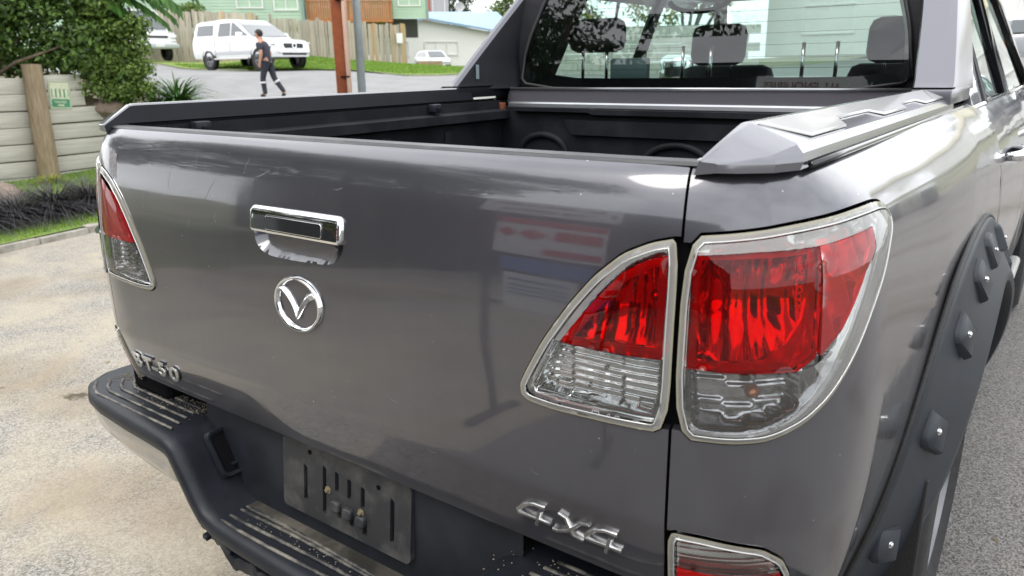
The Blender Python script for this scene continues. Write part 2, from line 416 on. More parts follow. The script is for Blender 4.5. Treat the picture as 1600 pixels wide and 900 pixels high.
for i in range(-28, 29):
    s = i*.025
    y0 = skin(s, 1.2995)[1]; prof.append([(s, y0-.001, 1.2990), (s, y0+.004, 1.3035), (s, y0+.03, 1.3040), (s, y0+.036, 1.300), (s, y0+.036, .90), (s, y0+.02, .90)])
V, F = loft(prof, closed=False); cap.add(V, F); cap.build('top_cap', mat('gate top plastic', (.035, .036, .040), .4, col2=(.12, .115, .105), vs=12, ramp=(.5, .8), stretch=(1, 8, 8)), gate, autos=35)
# handle -----------------------------------------------------------
def scoop_off(s, z):
    d = pdist(s, z, [q for q in SCOOP_I if q[1] < 1.163], closed=False); t = min(1, d/.044); return -.026*math.sin(t*math.pi/2)
SCOOP_I = [(s, z) for s, z in SCOOP if z < 1.166]
k = min(range(len(SCOOP)), key=lambda i: (-SCOOP[i][1], SCOOP[i][0]))
sc = patch('handle_scoop', SCOOP, PAINT, gate, off=scoop_off, step=.006, lip=0, custom=False)
for p in sc.data.polygons: p.use_smooth = True
def rrect(x0, y0, x1, y1, r, n=5):
    P = []
    for cx, cy, a in ((x1-r, y1-r, 0), (x0+r, y1-r, 90), (x0+r, y0+r, 180), (x1-r, y0+r, 270)):
        for i in range(n+1): q = R(a+90*i/n); P.append((cx+r*math.cos(q), cy+r*math.sin(q)))
    return P
def bevel_plate(poly, h, b=.002, zb=0, mi=0, grid=None):
    """raised flat badge: base ring, bevelled shoulder, flat face"""
    m = MB(); p = poly if area2(poly) > 0 else poly[::-1]; q = inset(p, b*.35); q2 = inset(p, b); n = len(p)
    V = [(x, y, zb) for x, y in p]+[(x, y, h-b*.6) for x, y in p]+[(x, y, h-b*.15) for x, y in q]+[(x, y, h) for x, y in q2]
    F = []
    for k in range(3):
        for i in range(n): F.append((k*n+i, k*n+(i+1) % n, (k+1)*n+(i+1) % n, (k+1)*n+i))
    m.add(V, F, mi); vv, ff = cdt_mesh(q2, [], grid or 1, grid=bool(grid))
    m.add([(x, y, h) for x, y in vv], [f if area2([vv[i] for i in f]) > 0 else f[::-1] for f in ff], mi); return m
hp = bevel_plate(rrect(-.1205, -.0235, .1195, .0235, .010), .010, .006, -.01, grid=.008)
# tip the upper third of the plate backwards so that it catches the sky
hp.v = [(x, y, h-(max(0, y-.012)*.42 if h > 0 else 0)) for x, y, h in hp.v]
hdl = on_skin(hp, 0, 1.1645, 0).build('handle', CHROME, gate, autos=40)
fl = MB(); g = rrect(-.074, -.017, .078, .010, .006, 4); n = len(g)
fl.tube([(x, y, .0103) for x, y in g], .0009, 5, closed=True); on_skin(fl, 0, 1.1645).build('handle_flap_line', GLOSSBLK, hdl, smooth=True)
fl = bevel_plate(inset(rrect(-.074, -.017, .078, .010, .006, 4), .0012), .0116, .0012, .009, grid=.01); on_skin(fl, 0, 1.1645).build('handle_flap', CHROME, hdl, autos=40)
# emblem ---------------------------------------------------------
em = MB()
def ell(t, a, b): return (a*math.cos(t), b*math.sin(t))
n = 56; V = []; F = []
for i in range(n):
    t = 2*math.pi*i/n; o = ell(t, .0635, .0505)
    wd = .0085+.0022*abs(math.cos(t)); i_ = ell(t, .0635-wd-.001, .0505-wd)
    f1 = lambda k: (o[0]*(1-k)+i_[0]*k, o[1]*(1-k)+i_[1]*k)
    for k, h in ((0, -.002), (.06, .004), (.28, .0075), (.55, .0075), (.9, .004), (1, -.002)): q = f1(k); V.append((*q, h))
for i in range(n):
    for j in range(5): F.append((i*6+j, i*6+j+1, ((i+1) % n)*6+j+1, ((i+1) % n)*6+j))
em.add(V, [f[::-1] for f in F])
def wing(sg):
    c = [(-.054, .021), (-.044, .0225), (-.030, .017), (-.016, .004), (-.006, -.010), (0, -.026)]
    w = [.004, .0075, .0075, .0062, .0048, .0012]; P = []
    V = []; F = []
    # resample the centre line
    m = 22; C = []
    for i in range(m+1):
        u = i/m*(len(c)-1); k = min(int(u), len(c)-2); f = u-k
        p0, p1, p2, p3 = c[max(k-1, 0)], c[k], c[k+1], c[min(k+2, len(c)-1)]
        q = [.5*((2*p1[a])+(-p0[a]+p2[a])*f+(2*p0[a]-5*p1[a]+4*p2[a]-p3[a])*f*f+(-p0[a]+3*p1[a]-3*p2[a]+p3[a])*f**3) for a in (0, 1)]
        C.append((q[0], q[1], w[k]*(1-f)+w[k+1]*f))
    for i, (x, y, ww) in enumerate(C):
        a = C[max(i-1, 0)]; b = C[min(i+1, m)]; dx, dy = b[0]-a[0], b[1]-a[1]; l = math.hypot(dx, dy); nx, ny = -dy/l, dx/l
        for k, h in ((1, -.002), (.9, .0035), (.1, .0078), (-.9, .0035), (-1, -.002)): V.append((sg*(x+nx*ww*k), y+ny*ww*k, h))
    for i in range(m):
        for j in range(4): f = (i*5+j, i*5+j+1, (i+1)*5+j+1, (i+1)*5+j); F.append(f if sg > 0 else f[::-1])
    em.add(V, F)
wing(1); wing(-1)
on_skin(em, 0, 1.0235).build('emblem', CHROME, gate, autos=50, fixn=True)
# badges ----------------------------------------------------------
def text_mesh(txt, size, extr, bevel, shear=0, sx=1, align='LEFT', res=3, space=1, off_=0):
    cu = bpy.data.curves.new('lettering', 'FONT'); cu.body = txt; cu.size = size; cu.extrude = extr; cu.bevel_depth = bevel; cu.bevel_resolution = 1; cu.shear = shear
    cu.align_x = align; cu.offset = off_; cu.resolution_u = res; cu.space_character = space
    o = bpy.data.objects.new('lettering', cu); COL.objects.link(o); dg = bpy.context.evaluated_depsgraph_get(); dg.update()
    me = bpy.data.meshes.new_from_object(o.evaluated_get(dg)); m = MB()
    m.add([(v.co.x*sx, v.co.y, v.co.z) for v in me.vertices], [tuple(p.vertices) for p in me.polygons]); bpy.data.objects.remove(o); bpy.data.curves.remove(cu); bpy.data.meshes.remove(me)
    return m
def stroke(m, pts, wd, h=.006, z0=-.002):
    """a letter stroke with bevelled shoulders along pts"""
    V = []; F = []; k = len(pts)
    for i, (x, y) in enumerate(pts):
        a = pts[max(i-1, 0)]; b = pts[min(i+1, k-1)]; dx, dy = b[0]-a[0], b[1]-a[1]; l = math.hypot(dx, dy); nx, ny = -dy/l*wd/2, dx/l*wd/2
        for q, hh in ((1, z0), (1, h*.55), (.6, h), (-.6, h), (-1, h*.55), (-1, z0)): V.append((x+nx*q, y+ny*q, hh))
    for i in range(k-1):
        for j in range(5): F.append((i*6+j, (i+1)*6+j, (i+1)*6+j+1, i*6+j+1))
    F.append(tuple(range(6))); F.append(tuple(reversed(range((k-1)*6, k*6)))); m.add(V, F)
def arc_pts(cx, cy, rx, ry, a0, a1, n=12): return [(cx+rx*math.cos(R(a0+(a1-a0)*i/n)), cy+ry*math.sin(R(a0+(a1-a0)*i/n))) for i in range(n+1)]
def sh(pts, x0, k=.22): return [(x0+x+y*k, y) for x, y in pts]
def badge_bt50():
    W_, H_ = .0105, .036; outm = []
    x = 0
    m = MB(); stroke(m, sh([(.004, 0), (.004, H_)], x), W_); stroke(m, sh([(-.004, H_), (.024, H_)]+arc_pts(.024, H_*.77, .012, H_*.23, 90, -90, 8)+[(.008, H_*.53)], x), W_*.85)
    stroke(m, sh([(.008, H_*.53), (.026, H_*.53)]+arc_pts(.026, H_*.27, .014, H_*.26, 90, -90, 8)+[(-.001, 0)], x), W_*.85); outm.append(m)
    m = MB(); x = .052; stroke(m, sh([(-.004, H_), (.040, H_)], x), W_); stroke(m, sh([(.018, 0), (.018, H_)], x), W_*1.15); outm.append(m)
    m = MB(); x = .090; stroke(m, sh([(-.002, .014), (.020, .014)], x), W_); outm.append(m)
    m = MB(); x = .117; stroke(m, sh([(.038, H_), (.006, H_), (.003, H_*.56), (.020, H_*.58)]+arc_pts(.022, H_*.29, .014, H_*.29, 90, -90, 8)+[(-.003, 0)], x), W_*.85); outm.append(m)
    m = MB(); x = .166; stroke(m, sh(arc_pts(.022, H_*.5, .019, H_*.5, 0, 352, 20)+[(.041, H_*.5)], x), W_); outm.append(m)
    return outm
for ch, s0, wq in (('B', -.659, 1.15), ('T', -.613, 1.18), ('-', -.582, 1.7), ('5', -.549, 1.15), ('0', -.504, 1.40)):
    m = text_mesh(ch, .055, .0016, .0008, shear=.28, sx=wq, res=4, off_=.0007); m.v = [(x, y, z+.0035) for x, y, z in m.v]
    on_skin(m, s0, .755).build('letter', BADGE, gate)
def badge_4x4():
    H_ = .036; W_ = .0072
    def four(x):
        m = MB(); stroke(m, sh([(.046, H_), (.026, H_), (.012, H_*.82), (.001, H_*.36), (.003, H_*.22), (.060, H_*.22)], x, .35), W_)
        stroke(m, sh([(.038, -.006), (.038, H_*.72)], x, .35), W_*1.1); return m
    ms = [four(0), four(.117)]
    m = MB(); stroke(m, sh([(.052, H_), (.040, H_*.92), (.020, H_*.2), (.004, 0), (-.004, 0)], .070, .25), W_*.9); stroke(m, sh([(.002, H_), (.014, H_*.9), (.030, H_*.1), (.048, 0)], .070, .25), W_*.9); ms.append(m)
    for m in ms: on_skin(m, .458, .767).build('letter', BADGE, gate, autos=45, fixn=True)
badge_4x4()
# a few hair scratches on the gate
SCR = mat('bare scratch', (.26, .26, .27), .5)
m = MB(); rr = random.Random(3)
for s, z, L_, a in ((-.305, 1.245, .05, 110), (-.40, 1.205, .045, 85), (-.26, 1.20, .05, 50), (-.33, 1.195, .06, 5), (-.15, 1.25, .03, 70), (-.1, 1.24, .04, 20), (-.24, 1.15, .02, 95), (-.5, 1.16, .04, 88), (.1, 1.23, .02, 10), (.22, .90, .03, 160), (.3, .83, .025, 170), (.5, .86, .02, 150), (-.33, 1.13, .014, 70)):
    P = []
    for i in range(6):
        t = i/5-.5; x, y = s+math.cos(R(a))*t*L_, z+math.sin(R(a))*t*L_; P.append((x+.002*math.sin(i*1.7), y+.0015*math.cos(i*1.3)))
    V = []
    for i, (x, y) in enumerate(P):
        wq = .00020+.00012*math.sin(i/5*math.pi); V += [skin(x-wq, y+wq, .0004), skin(x+wq, y-wq, .0004)]
    m.add(V, [(2*i, 2*i+1, 2*i+3, 2*i+2) for i in range(5)])
m.build('scratch_marks', SCR, gate)['kind'] = 'stuff'
# old sticker residue by the left lamp
st = [(-.652, 1.252), (-.612, 1.250), (-.610, 1.198), (-.622, 1.206), (-.640, 1.222)]
patch('sticker_residue', st, mat('sticker residue', (.20, .19, .20), .6, var=.4, vs=160), gate, off=.0004, lip=0, step=.01)
# side panels --------------------------------------------------------
def arch(sc_, zc, r, a0, a1, n=26): return [(sc_-r*math.cos(R(a0+(a1-a0)*i/n)), zc+r*math.sin(R(a0+(a1-a0)*i/n))) for i in range(n+1)]
S160 = 1.0632+(1.60-.2804); SAX = 1.0632+(1.20-.2804)
def side_outline():
    lamp = resample(inset(OUT_S if area2(OUT_S) > 0 else OUT_S[::-1], -.003), .01)
    lamp = [q for q in lamp if q[0] > SW+.0045]
    top = min(range(len(lamp)), key=lambda i: lamp[i][0]*3-lamp[i][1]); lo = min(range(len(lamp)), key=lambda i: lamp[i][0]*3+lamp[i][1]); best = None
    for d in (1, -1):
        s = []; i = top
        while True:
            s.append(lamp[i])
            if i == lo: break
            i = (i+d) % len(lamp)
        if best is None or max(q[0] for q in s) > max(q[0] for q in best): best = s
    low = resample(inset(LOW_S if area2(LOW_S) > 0 else LOW_S[::-1], -.003), .01); low = [q for q in low if q[0] > SW+.0045 and q[1] > .70]
    low.sort(key=lambda q: math.atan2(q[1]-.76, q[0]-.75), reverse=True)
    return [(SW+.002, 1.3045), (SW+.002, best[0][1])]+best+[(SW+.002, best[-1][1]), (SW+.002, low[0][1])]+low+[(.84, .69), (.95, .66), (1.10, .56), (1.25, .47), (1.36, .42)]+arch(SAX, .40, .60, 2, 140)+[(S160, .80), (S160, 1.3045)]
SIDEO = side_outline()
for sg in (1, -1):
    sp = patch('side_panel', SIDEO if sg > 0 else mir(SIDEO), PAINT, truck, step=.016 if sg > 0 else .03, lip=.018)
    V = []; nS = 90
    for i in range(nS+1):
        q = SW+.004+(S160-SW-.004)*i/nS; a = Vector(skin(sg*q, 1.3043)); x2 = sg*max(.69, abs(a.x)-.12); V += [tuple(a), (x2*.35+a.x*.65, a.y+.008*(q < 1), 1.3062), (x2, a.y+.03*(q < 1), 1.3066)]
    F = [(3*i+j, 3*i+j+1, 3*i+j+4, 3*i+j+3) for i in range(nS) for j in (0, 1)]
    MB().add(V, F if sg < 0 else [f[::-1] for f in F]).build('shoulder', PAINT, sp, smooth=True, fixn=False)
    # dark strip behind the gap between gate and side
    m = MB(); V = []; F = []
    for i in range(26):
        z = .70+i*.024; z = min(z, 1.296)
        V += [skin(sg*(SW-.012), z, -.016), skin(sg*(SW+.014), z, -.016)]
    m.add(V, [(2*i, 2*i+1, 2*i+3, 2*i+2) for i in range(25)]); m.build('gap_seal', BLACK, truck)
# lamps ------------------------------------------------------------
def lamp(name, outl, sg, regions, depth=.04, bulge=.010, label=None, sect_rim=.012, bulbs=()):
    """shell lens in pieces over a deep fluted reflector"""
    S = (lambda p: p) if sg > 0 else mir
    P = outl if area2(outl) > 0 else outl[::-1]
    root = empty(name, (0, 0, 0), 0, parent=truck)
    if label: root['label'] = label
    PP = S(resample(P, .008))
    def offl(s, z):
        d = pdist(s, z, PP); return .0035+bulge*math.sin(min(1, d/.06)*math.pi/2)
    rim_i = inset(P, sect_rim*.78); seal_i = inset(P, .0028)
    # yellowed seal line, milky rim
    patch('seal', S(P), MILKD, root, holes=[S(resample(seal_i, .008))], off=offl, step=.008, lip=.012, custom=False)
    patch('rim', S(resample(seal_i, .008)), MILKY, root, holes=[S(resample(rim_i, .008))], off=offl, step=.008, lip=0, custom=False)
    rg = S(resample(rim_i, .008)); m = MB(); m.tube([skin(s, z, offl(s, z)+.0004) for s, z in rg], .0011, 5, closed=True); m.build('rim_ridge', MATS['clear ridge'] if 'clear ridge' in MATS else mat('clear ridge', (.62, .62, .60), .15, .5), root, smooth=True)
    for nm, poly, m_, em_ in regions:
        patch(nm, S(poly), m_, root, off=offl, step=.010, lip=.006 if 'red' in nm else 0, custom=False)
    # housing wall and floor with flutes
    wall = S(resample(inset(P, .003), .010)); V = []; n = len(wall)
    for s, z in wall: V += [skin(s, z, .001), skin(s, z, -depth)]
    MBw = MB(); MBw.add(V, [(2*i, 2*((i+1) % n), 2*((i+1) % n)+1, 2*i+1) for i in range(n)]); MBw.build('housing', REFLD, root)
    return root, offl
# right and left inner lamps on the tailgate
IN_RED = [(0.6873, 1.1987), (0.6609, 1.1901), (0.6283, 1.1707), (0.5907, 1.1285), (0.5596, 1.0889), (0.5438, 1.067), (0.6871, 1.07)]
IN_CLR = [(0.5405, 1.0655), (0.6871, 1.0686), (0.6871, 0.9875), (0.62, 0.982), (0.52, 0.98), (0.4955, 0.985), (0.4985, 1.005), (0.52, 1.04)]
OUT_RED1 = [(0.7166, 1.2006), (0.7903, 1.2067), (0.8706, 1.2099), (0.8677, 1.1459), (0.8644, 1.0808), (0.8414, 1.0662), (0.7819, 1.0651), (0.7164, 1.0652)]
OUT_RED2 = [(0.8723, 1.21), (0.9258, 1.2148), (0.988, 1.2194), (0.9782, 1.1965), (0.9464, 1.1725), (0.9009, 1.109), (0.8705, 1.0825)]
OUT_CLR = [(0.7164, 1.0637), (0.7819, 1.0637), (0.8414, 1.0646), (0.8622, 1.0707), (0.8732, 1.0538), (0.8598, 1.024), (0.837, 1.0029), (0.8003, 0.9883), (0.7164, 0.987)]
def hsh(i, j): return (math.sin(i*127.1+j*311.7)*43758.5453) % 1
def facets(base, amp, ps=.020, pz=.0088, rnd_=.5):
    def f(s, z):
        i = math.floor(s/ps); j = math.floor(z/pz+.3*hsh(i, 3)); return base+(amp*(z/pz+.3*hsh(i, 3)-j) if amp > 0 else -amp*(1-(z/pz+.3*hsh(i, 3)-j)))+abs(amp)*rnd_*hsh(i, j)
    return f
def floor_patch(root, poly, sg, f, m_, step=.006, name='reflector', edge=None, band=.020, eoff=-.006):
    S = poly if sg > 0 else mir(poly)
    def g(s, z):
        s = abs(s); v = f(s, z)
        if edge is None: return v
        d = pdist(s, z, edge); t = max(0, min(1, (d-band)/.006)); return (eoff-.004*min(1, d/band))*(1-t)+v*t
    o = patch(name, S, m_, root, off=g, step=step, lip=.0, custom=False); return o
def bowl(cs, cz, r, d0, d1, flute=0, nf=22):
    def f(s, z):
        dx, dz = s-cs, z-cz; q = math.hypot(dx, dz)/r; a = math.atan2(dz, dx)
        b = d1+(d0-d1)*min(1, q)**2
        return b+flute*abs(math.sin(a*nf/2))*min(1, q)
    return f
def louv(period, depth, base, horiz=True, wob=.0):
    def f(s, z):
        t = (z if horiz else s)/period; fr = t-math.floor(t); cell = math.floor((s if horiz else z)/.030)
        return base+depth*(fr if cell % 2 else 1-fr)+wob*math.sin(s*160)
    return f
def flutes(base, amp, freq, slope=0):
    def f(s, z): return base+amp*math.sin(s*freq+math.sin(z*60)*.6)+slope*(z-1.1)
    return f
for sg in (1, -1):
    ri, ofl = lamp('inner_tail_lamp', IN_S, sg, [('red_lens', IN_RED, REDL if sg > 0 else REDFAD, 0), ('clear_lens', IN_CLR, CLEARL, 0)],
                   label='inner tail lamp, red over clear, on the tailgate' if sg > 0 else 'sun-faded inner tail lamp on the left of the tailgate', depth=.045, bulge=.006)
    backp = inset(IN_S, .004)
    zc = 1.0680
    up = [(s, z) for s, z in resample(backp, .006) if z >= zc-.007]
    up = [q for q in up]; up.sort(key=lambda q: math.atan2(q[1]-1.12, q[0]-.63))
    lo = [(s, z) for s, z in resample(backp, .006) if z < zc+.007]; lo.sort(key=lambda q: math.atan2(q[1]-1.02, q[0]-.60))
    bw = bowl(.662, 1.122, .10, -.012, -.045, .0015, 16)
    floor_patch(ri, up, sg, lambda s, z: max(bw(s, z), -.045)+.0020*math.sin(s*230), REFL, .0038, edge=IN_S)
    floor_patch(ri, lo, sg, facets(-.034, -.009, .026, .0105, .35), REFL, .0034, edge=IN_S, band=.014)
    # separator shelf between red and clear
    m = MB(); V = []
    for i in range(15):
        s = sg*(.545+i*.0102); V += [skin(s, 1.0672+i*.00022, .008), skin(s, 1.0672+i*.00022, -.045), ]
    m.add(V, [(2*i, 2*i+1, 2*i+3, 2*i+2) for i in range(14)]); m.build('divider', REFL, ri)
    # inner red frame that makes the dark pocket and bright band
    frm = IN_RED if sg > 0 else mir(IN_RED); fi = inset(frm, .011)
    patch('red_frame', frm, REDEDGE, ri, holes=[resample(fi, .01)], off=lambda s, z: .0015+ofl(s, z)*.2, step=.008, lip=.004, custom=False)
    b = MB(); c = Vector(skin(sg*.668, 1.142, -.020)); b.lathe([(.0002, -.0085), (.006, -.006), (.0085, 0), (.006, .006), (.0002, .0085)], c, 'Y', 14); b.tube([c, c+Vector((0, .03, 0))], .005)
    b.build('bulb', REFL, ri, smooth=True)
    # outer lamps on the body corner
    ro, of2 = lamp('outer_tail_lamp', OUT_S, sg, [('red_lens', OUT_RED1, REDL, 0), ('red_side_lens', OUT_RED2, REDFAD, 0), ('clear_lens', OUT_CLR, CLEARL, 0)],
                   label='outer tail lamp wrapping round the right rear corner' if sg > 0 else 'outer tail lamp on the left rear corner', depth=.05, bulge=.012 if sg > 0 else .001, sect_rim=.010)
    # clear outer band between the red side lens and the rim
    P = inset(OUT_S if area2(OUT_S) > 0 else OUT_S[::-1], .010)
    hol = [inset(OUT_RED1 if area2(OUT_RED1) > 0 else OUT_RED1[::-1], -.0006), inset(OUT_RED2 if area2(OUT_RED2) > 0 else OUT_RED2[::-1], -.0006)]
    hol = [resample([(0.716, 1.2012), (0.7903, 1.2074), (0.8706, 1.2107), (0.9258, 1.2157), (0.9897, 1.2201), (0.9796, 1.1964), (0.9477, 1.1715), (0.902, 1.1079), (0.8744, 1.0782), (0.8627, 1.0702), (0.8743, 1.0537), (0.8609, 1.0239), (0.8375, 1.0018), (0.8003, 0.9873), (0.7157, 0.986)], .008)]
    Q = resample(P, .008)
    patch('clear_band', Q if sg > 0 else mir(Q), glassy('clear band plastic', (.86, .87, .86), cloud=.34, cloud_col=(.60, .60, .58)), ro, holes=[hol[0] if sg > 0 else mir(hol[0])], off=of2, step=.009, lip=0, custom=False)
    backp = resample(inset(OUT_S, .004) if area2(OUT_S) > 0 else inset(OUT_S[::-1], .004), .01); zc = 1.0655
    bw2 = bowl(.800, 1.140, .085, -.010, -.050, .0018, 16)
    up = [q for q in backp if q[1] >= zc-.008]; up.sort(key=lambda q: math.atan2(q[1]-1.14, q[0]-.85)); lo = [q for q in backp if q[1] < zc+.008]; lo.sort(key=lambda q: math.atan2(q[1]-1.03, q[0]-.80))
    def fbig(s, z):
        if s < .869: return max(bw2(s, z), -.05)+.0020*math.sin(s*210)
        return -.012-.003*abs(math.sin((s+z*.5)*60))
    floor_patch(ro, up, sg, fbig, REFL, .0042, edge=OUT_S, band=.018)
    fc = facets(-.040, -.010, .045, .0098, .25); floor_patch(ro, lo, sg, lambda s, z: (fc(s, z) if s < .862 else -.012-.002*abs(math.sin(s*120))), REFLD, .004, edge=OUT_S, band=.014)
    fi = [(0.7269, 1.1955), (0.7901, 1.1987), (0.858, 1.2012), (0.8579, 1.1615), (0.8505, 1.1262), (0.832, 1.0985), (0.8027, 1.0792), (0.7699, 1.0746), (0.7262, 1.0745)]
    A = resample(OUT_RED1, .008)
    patch('red_frame', A if sg > 0 else mir(A), REDEDGE, ro, holes=[resample(fi if sg > 0 else mir(fi), .006)], off=lambda s, z: .0015+of2(s, z)*.25, step=.008, lip=.005, custom=False)
    m = MB(); V = []
    for i in range(15):
        s = sg*(.7165+i*.0098); V += [skin(s, 1.0655, .013), skin(s, 1.0655, -.05)]
    m.add(V, [(2*i, 2*i+1, 2*i+3, 2*i+2) for i in range(14)]); m.build('divider', REFL, ro)
    m = MB(); V = []
    for i in range(15):
        z = 1.088+i*.0088; V += [skin(sg*.8712, z-.004, .0100), skin(sg*.8712, z-.004, -.05)]
    m.add(V, [(2*i, 2*i+1, 2*i+3, 2*i+2) for i in range(14)]); m.build('crease_wall', MILKY, ro)
    c = Vector(skin(sg*.80, 1.03, -.018)); b = MB(); b.lathe([(.0002, -.010), (.007, -.007), (.010, 0), (.007, .007), (.0002, .010)], c, 'Y', 14)
    b.build('bulb', mat('amber bulb', (.35, .12, .05), .2, .6) if 'amber bulb' not in MATS else MATS['amber bulb'], ro, smooth=True)
    # low reflector lamp
    rl, of3 = lamp('lower_tail_lamp', LOW_S, sg, [('clear_lens', [(.7165, .824), (.752, .8205), (.818, .805), (.843, .789), (.857, .770), (.7165, .777)], CLEARL, 0), ('red_lens', [(.7165, .775), (.859, .768), (.857, .722), (.838, .700), (.7165, .700)], REDEDGE, 0)],
                   label='small lamp low on the right rear corner, clear above red' if sg > 0 else 'small lamp low on the left rear corner, clear above red', depth=.03, bulge=.005, sect_rim=.010)
    fl_ = resample(inset(LOW_S if area2(LOW_S) > 0 else LOW_S[::-1], .004), .01)
    floor_patch(rl, fl_, sg, lambda s, z: -.006-.006*abs(math.sin(z*math.pi/.0098)), REFL, .004)
# fuel and flare ------------------------------------------------------
def side_x(y, z):
    s = 1.0632+(y-.2804) if y > .2804 else None
    return skin(s, z)[0] if s else skin(1.0632, z)[0]
AXY, AXZ = 1.20, .40
def flare(sg):
    root = empty('fender_flare', (0, 0, 0), 0, parent=truck)
    prof = [(.706, -.003), (.704, .009), (.698, .014), (.690, .015), (.60, .042), (.545, .066), (.530, .069), (.518, .065), (.512, .050), (.512, -.05)]
    def P(a, r, o):
        dg = math.degrees(a); wdn = .012+.042*math.exp(-((dg-43)/24)**2)-.052*max(0, min(1, (dg-55)/30)); r = r+wdn*max(0, (r-.53)/.175)
        y = AXY-r*math.cos(a); z = AXZ+r*math.sin(a); x = side_x(max(AXY-.70*math.cos(a), .3), max(AXZ+.70*math.sin(a), .42))
        return (sg*(x+o), y, z)
    secs = []
    for i in range(61):
        a = R(-6+i*3.2); secs.append([P(a, r, o) for r, o in prof])
    V, F = loft(secs, closed=False); m = MB().add(V, F if sg > 0 else [f[::-1] for f in F])
    # rear end cap
    e = secs[0]; m.add(e, [tuple(range(len(e)))]); fo = m.build('flare_shell', FLARE, root, autos=38)
    m = MB(); m.tube([P(R(-6+i*3.2), .7075, .004) for i in range(61)], .0065, 6); m.build('rubber_edge', RUBBER, root, smooth=True)
    for a in (15, 34, 51, 66, 82, 103, 125, 146):
        a = R(a); c = Vector(P(a, .640, .032)); rad = Vector((0, -math.cos(a), math.sin(a))); tan = Vector((0, math.sin(a), math.cos(a)))
        nrm = Vector((sg*.92, 0, 0))+rad*.39*1; nrm.normalize(); u = tan; v = nrm.cross(u).normalized()
        if v.dot(rad) < 0: v = -v
        b = MB(); lo_ = [(-.038, -.032), (.030, -.032), (.034, .034), (-.020, .038), (-.038, .026)]; hi = [(-.034, -.028), (.026, -.028), (.028, .026), (-.018, .030), (-.034, .020)]
        V = [c+u*x+v*y-nrm*.004 for x, y in lo_]+[c+u*x+v*y+nrm*.008 for x, y in [(q[0]*.93, q[1]*.93) for q in lo_]]+[c+u*x+v*y+nrm*.011 for x, y in hi]
        F = []
        for k in range(2):
            for i in range(5): F.append((k*5+i, k*5+(i+1) % 5, k*5+5+(i+1) % 5, k*5+5+i))
        F.append(tuple(range(10, 15))); b.add(V, F); pk = b.build('bolt_pocket', FLARE, root, fixn=True)
        bm = bmesh.new(); bm.from_mesh(pk.data); bmesh.ops.bevel(bm, geom=bm.edges[:], offset=.002, segments=2, affect='EDGES'); bm.to_mesh(pk.data); bm.free(); pk.data.set_sharp_from_angle(angle=R(50))
        for p in pk.data.polygons: p.use_smooth = True
        M = nrm.to_track_quat('Z', 'Y').to_matrix(); b = MB(); b.lathe([(.0068, .009), (.0068, .0115), (.0046, .0115), (.0046, .014), (.0028, .0152), (.0001, .0156)], c, 'Z', 12, M=M); b.build('bolt', CHROME, root, autos=40)
    return root
for sg in (1, -1): flare(sg)
# wheels --------------------------------------------------------------
TYRE = mat('tyre rubber', (.018, .018, .019), .75, var=.3, vs=30, bump=.4, bs=60, dist=.004)
RIM = mat('alloy rim', (.22, .22, .23), .35, .7, var=.1)
def wheel(parent, c, r=.385, wd=.26, sg=1, seg=36, name='wheel'):
    root = empty(name, c, 0, parent=parent)
    m = MB(); h = wd/2
    m.lathe([(r*.62, -h*.8), (r*.72, -h), (r*.93, -h*.95), (r, -h*.75), (r, h*.75), (r*.93, h*.95), (r*.72, h), (r*.62, h*.8)], (0, 0, 0), 'X', seg)
    for i in range(seg):
        a = 2*math.pi*i/seg
        for k in (-.55, 0, .55):
            a2 = a+(.06 if k == 0 else 0); M = Matrix.Rotation(a2, 3, 'X'); m.box(M @ Vector((k*h, 0, r+.004)), (h*.42, .036, .012), M)
    m.build('tyre', TYRE, root, autos=40)
    m = MB(); m.lathe([(r*.62, sg*h*.8), (r*.60, sg*h*.4), (r*.5, sg*h*.3), (r*.2, sg*h*.45), (.001, sg*h*.5)], (0, 0, 0), 'X', seg)
    for i in range(6):
        a = 2*math.pi*i/6; M = Matrix.Rotation(a, 3, 'X'); m.box(M @ Vector((sg*h*.62, 0, r*.36)), (.03, r*.17, r*.5), M, bev=.01)
    m.lathe([(r*.64, sg*h*.86), (r*.60, sg*h*.86), (r*.58, sg*h*.5)], (0, 0, 0), 'X', seg); m.build('rim', RIM, root, autos=40)
    return root
for sg in (1, -1):
    wheel(truck, (sg*.80, AXY, .385), sg=sg); wheel(truck, (sg*.80, AXY+3.22, .385), sg=sg)
    # wheel well
    m = MB(); V = []
    for i in range(31):
        a = R(i*6); V += [(sg*.84, AXY-.56*math.cos(a), AXZ+.56*math.sin(a)), (sg*.45, AXY-.56*math.cos(a), AXZ+.56*math.sin(a))]
    m.add(V, [(2*i, 2*i+1, 2*i+3, 2*i+2) for i in range(30)]); m.build('wheel_well', BLACK, truck, smooth=True)
    m = MB(); m.box((sg*.80, .66, .43), (.26, .012, .48), bev=.004); m.build('mud_flap', RUBBER, truck)
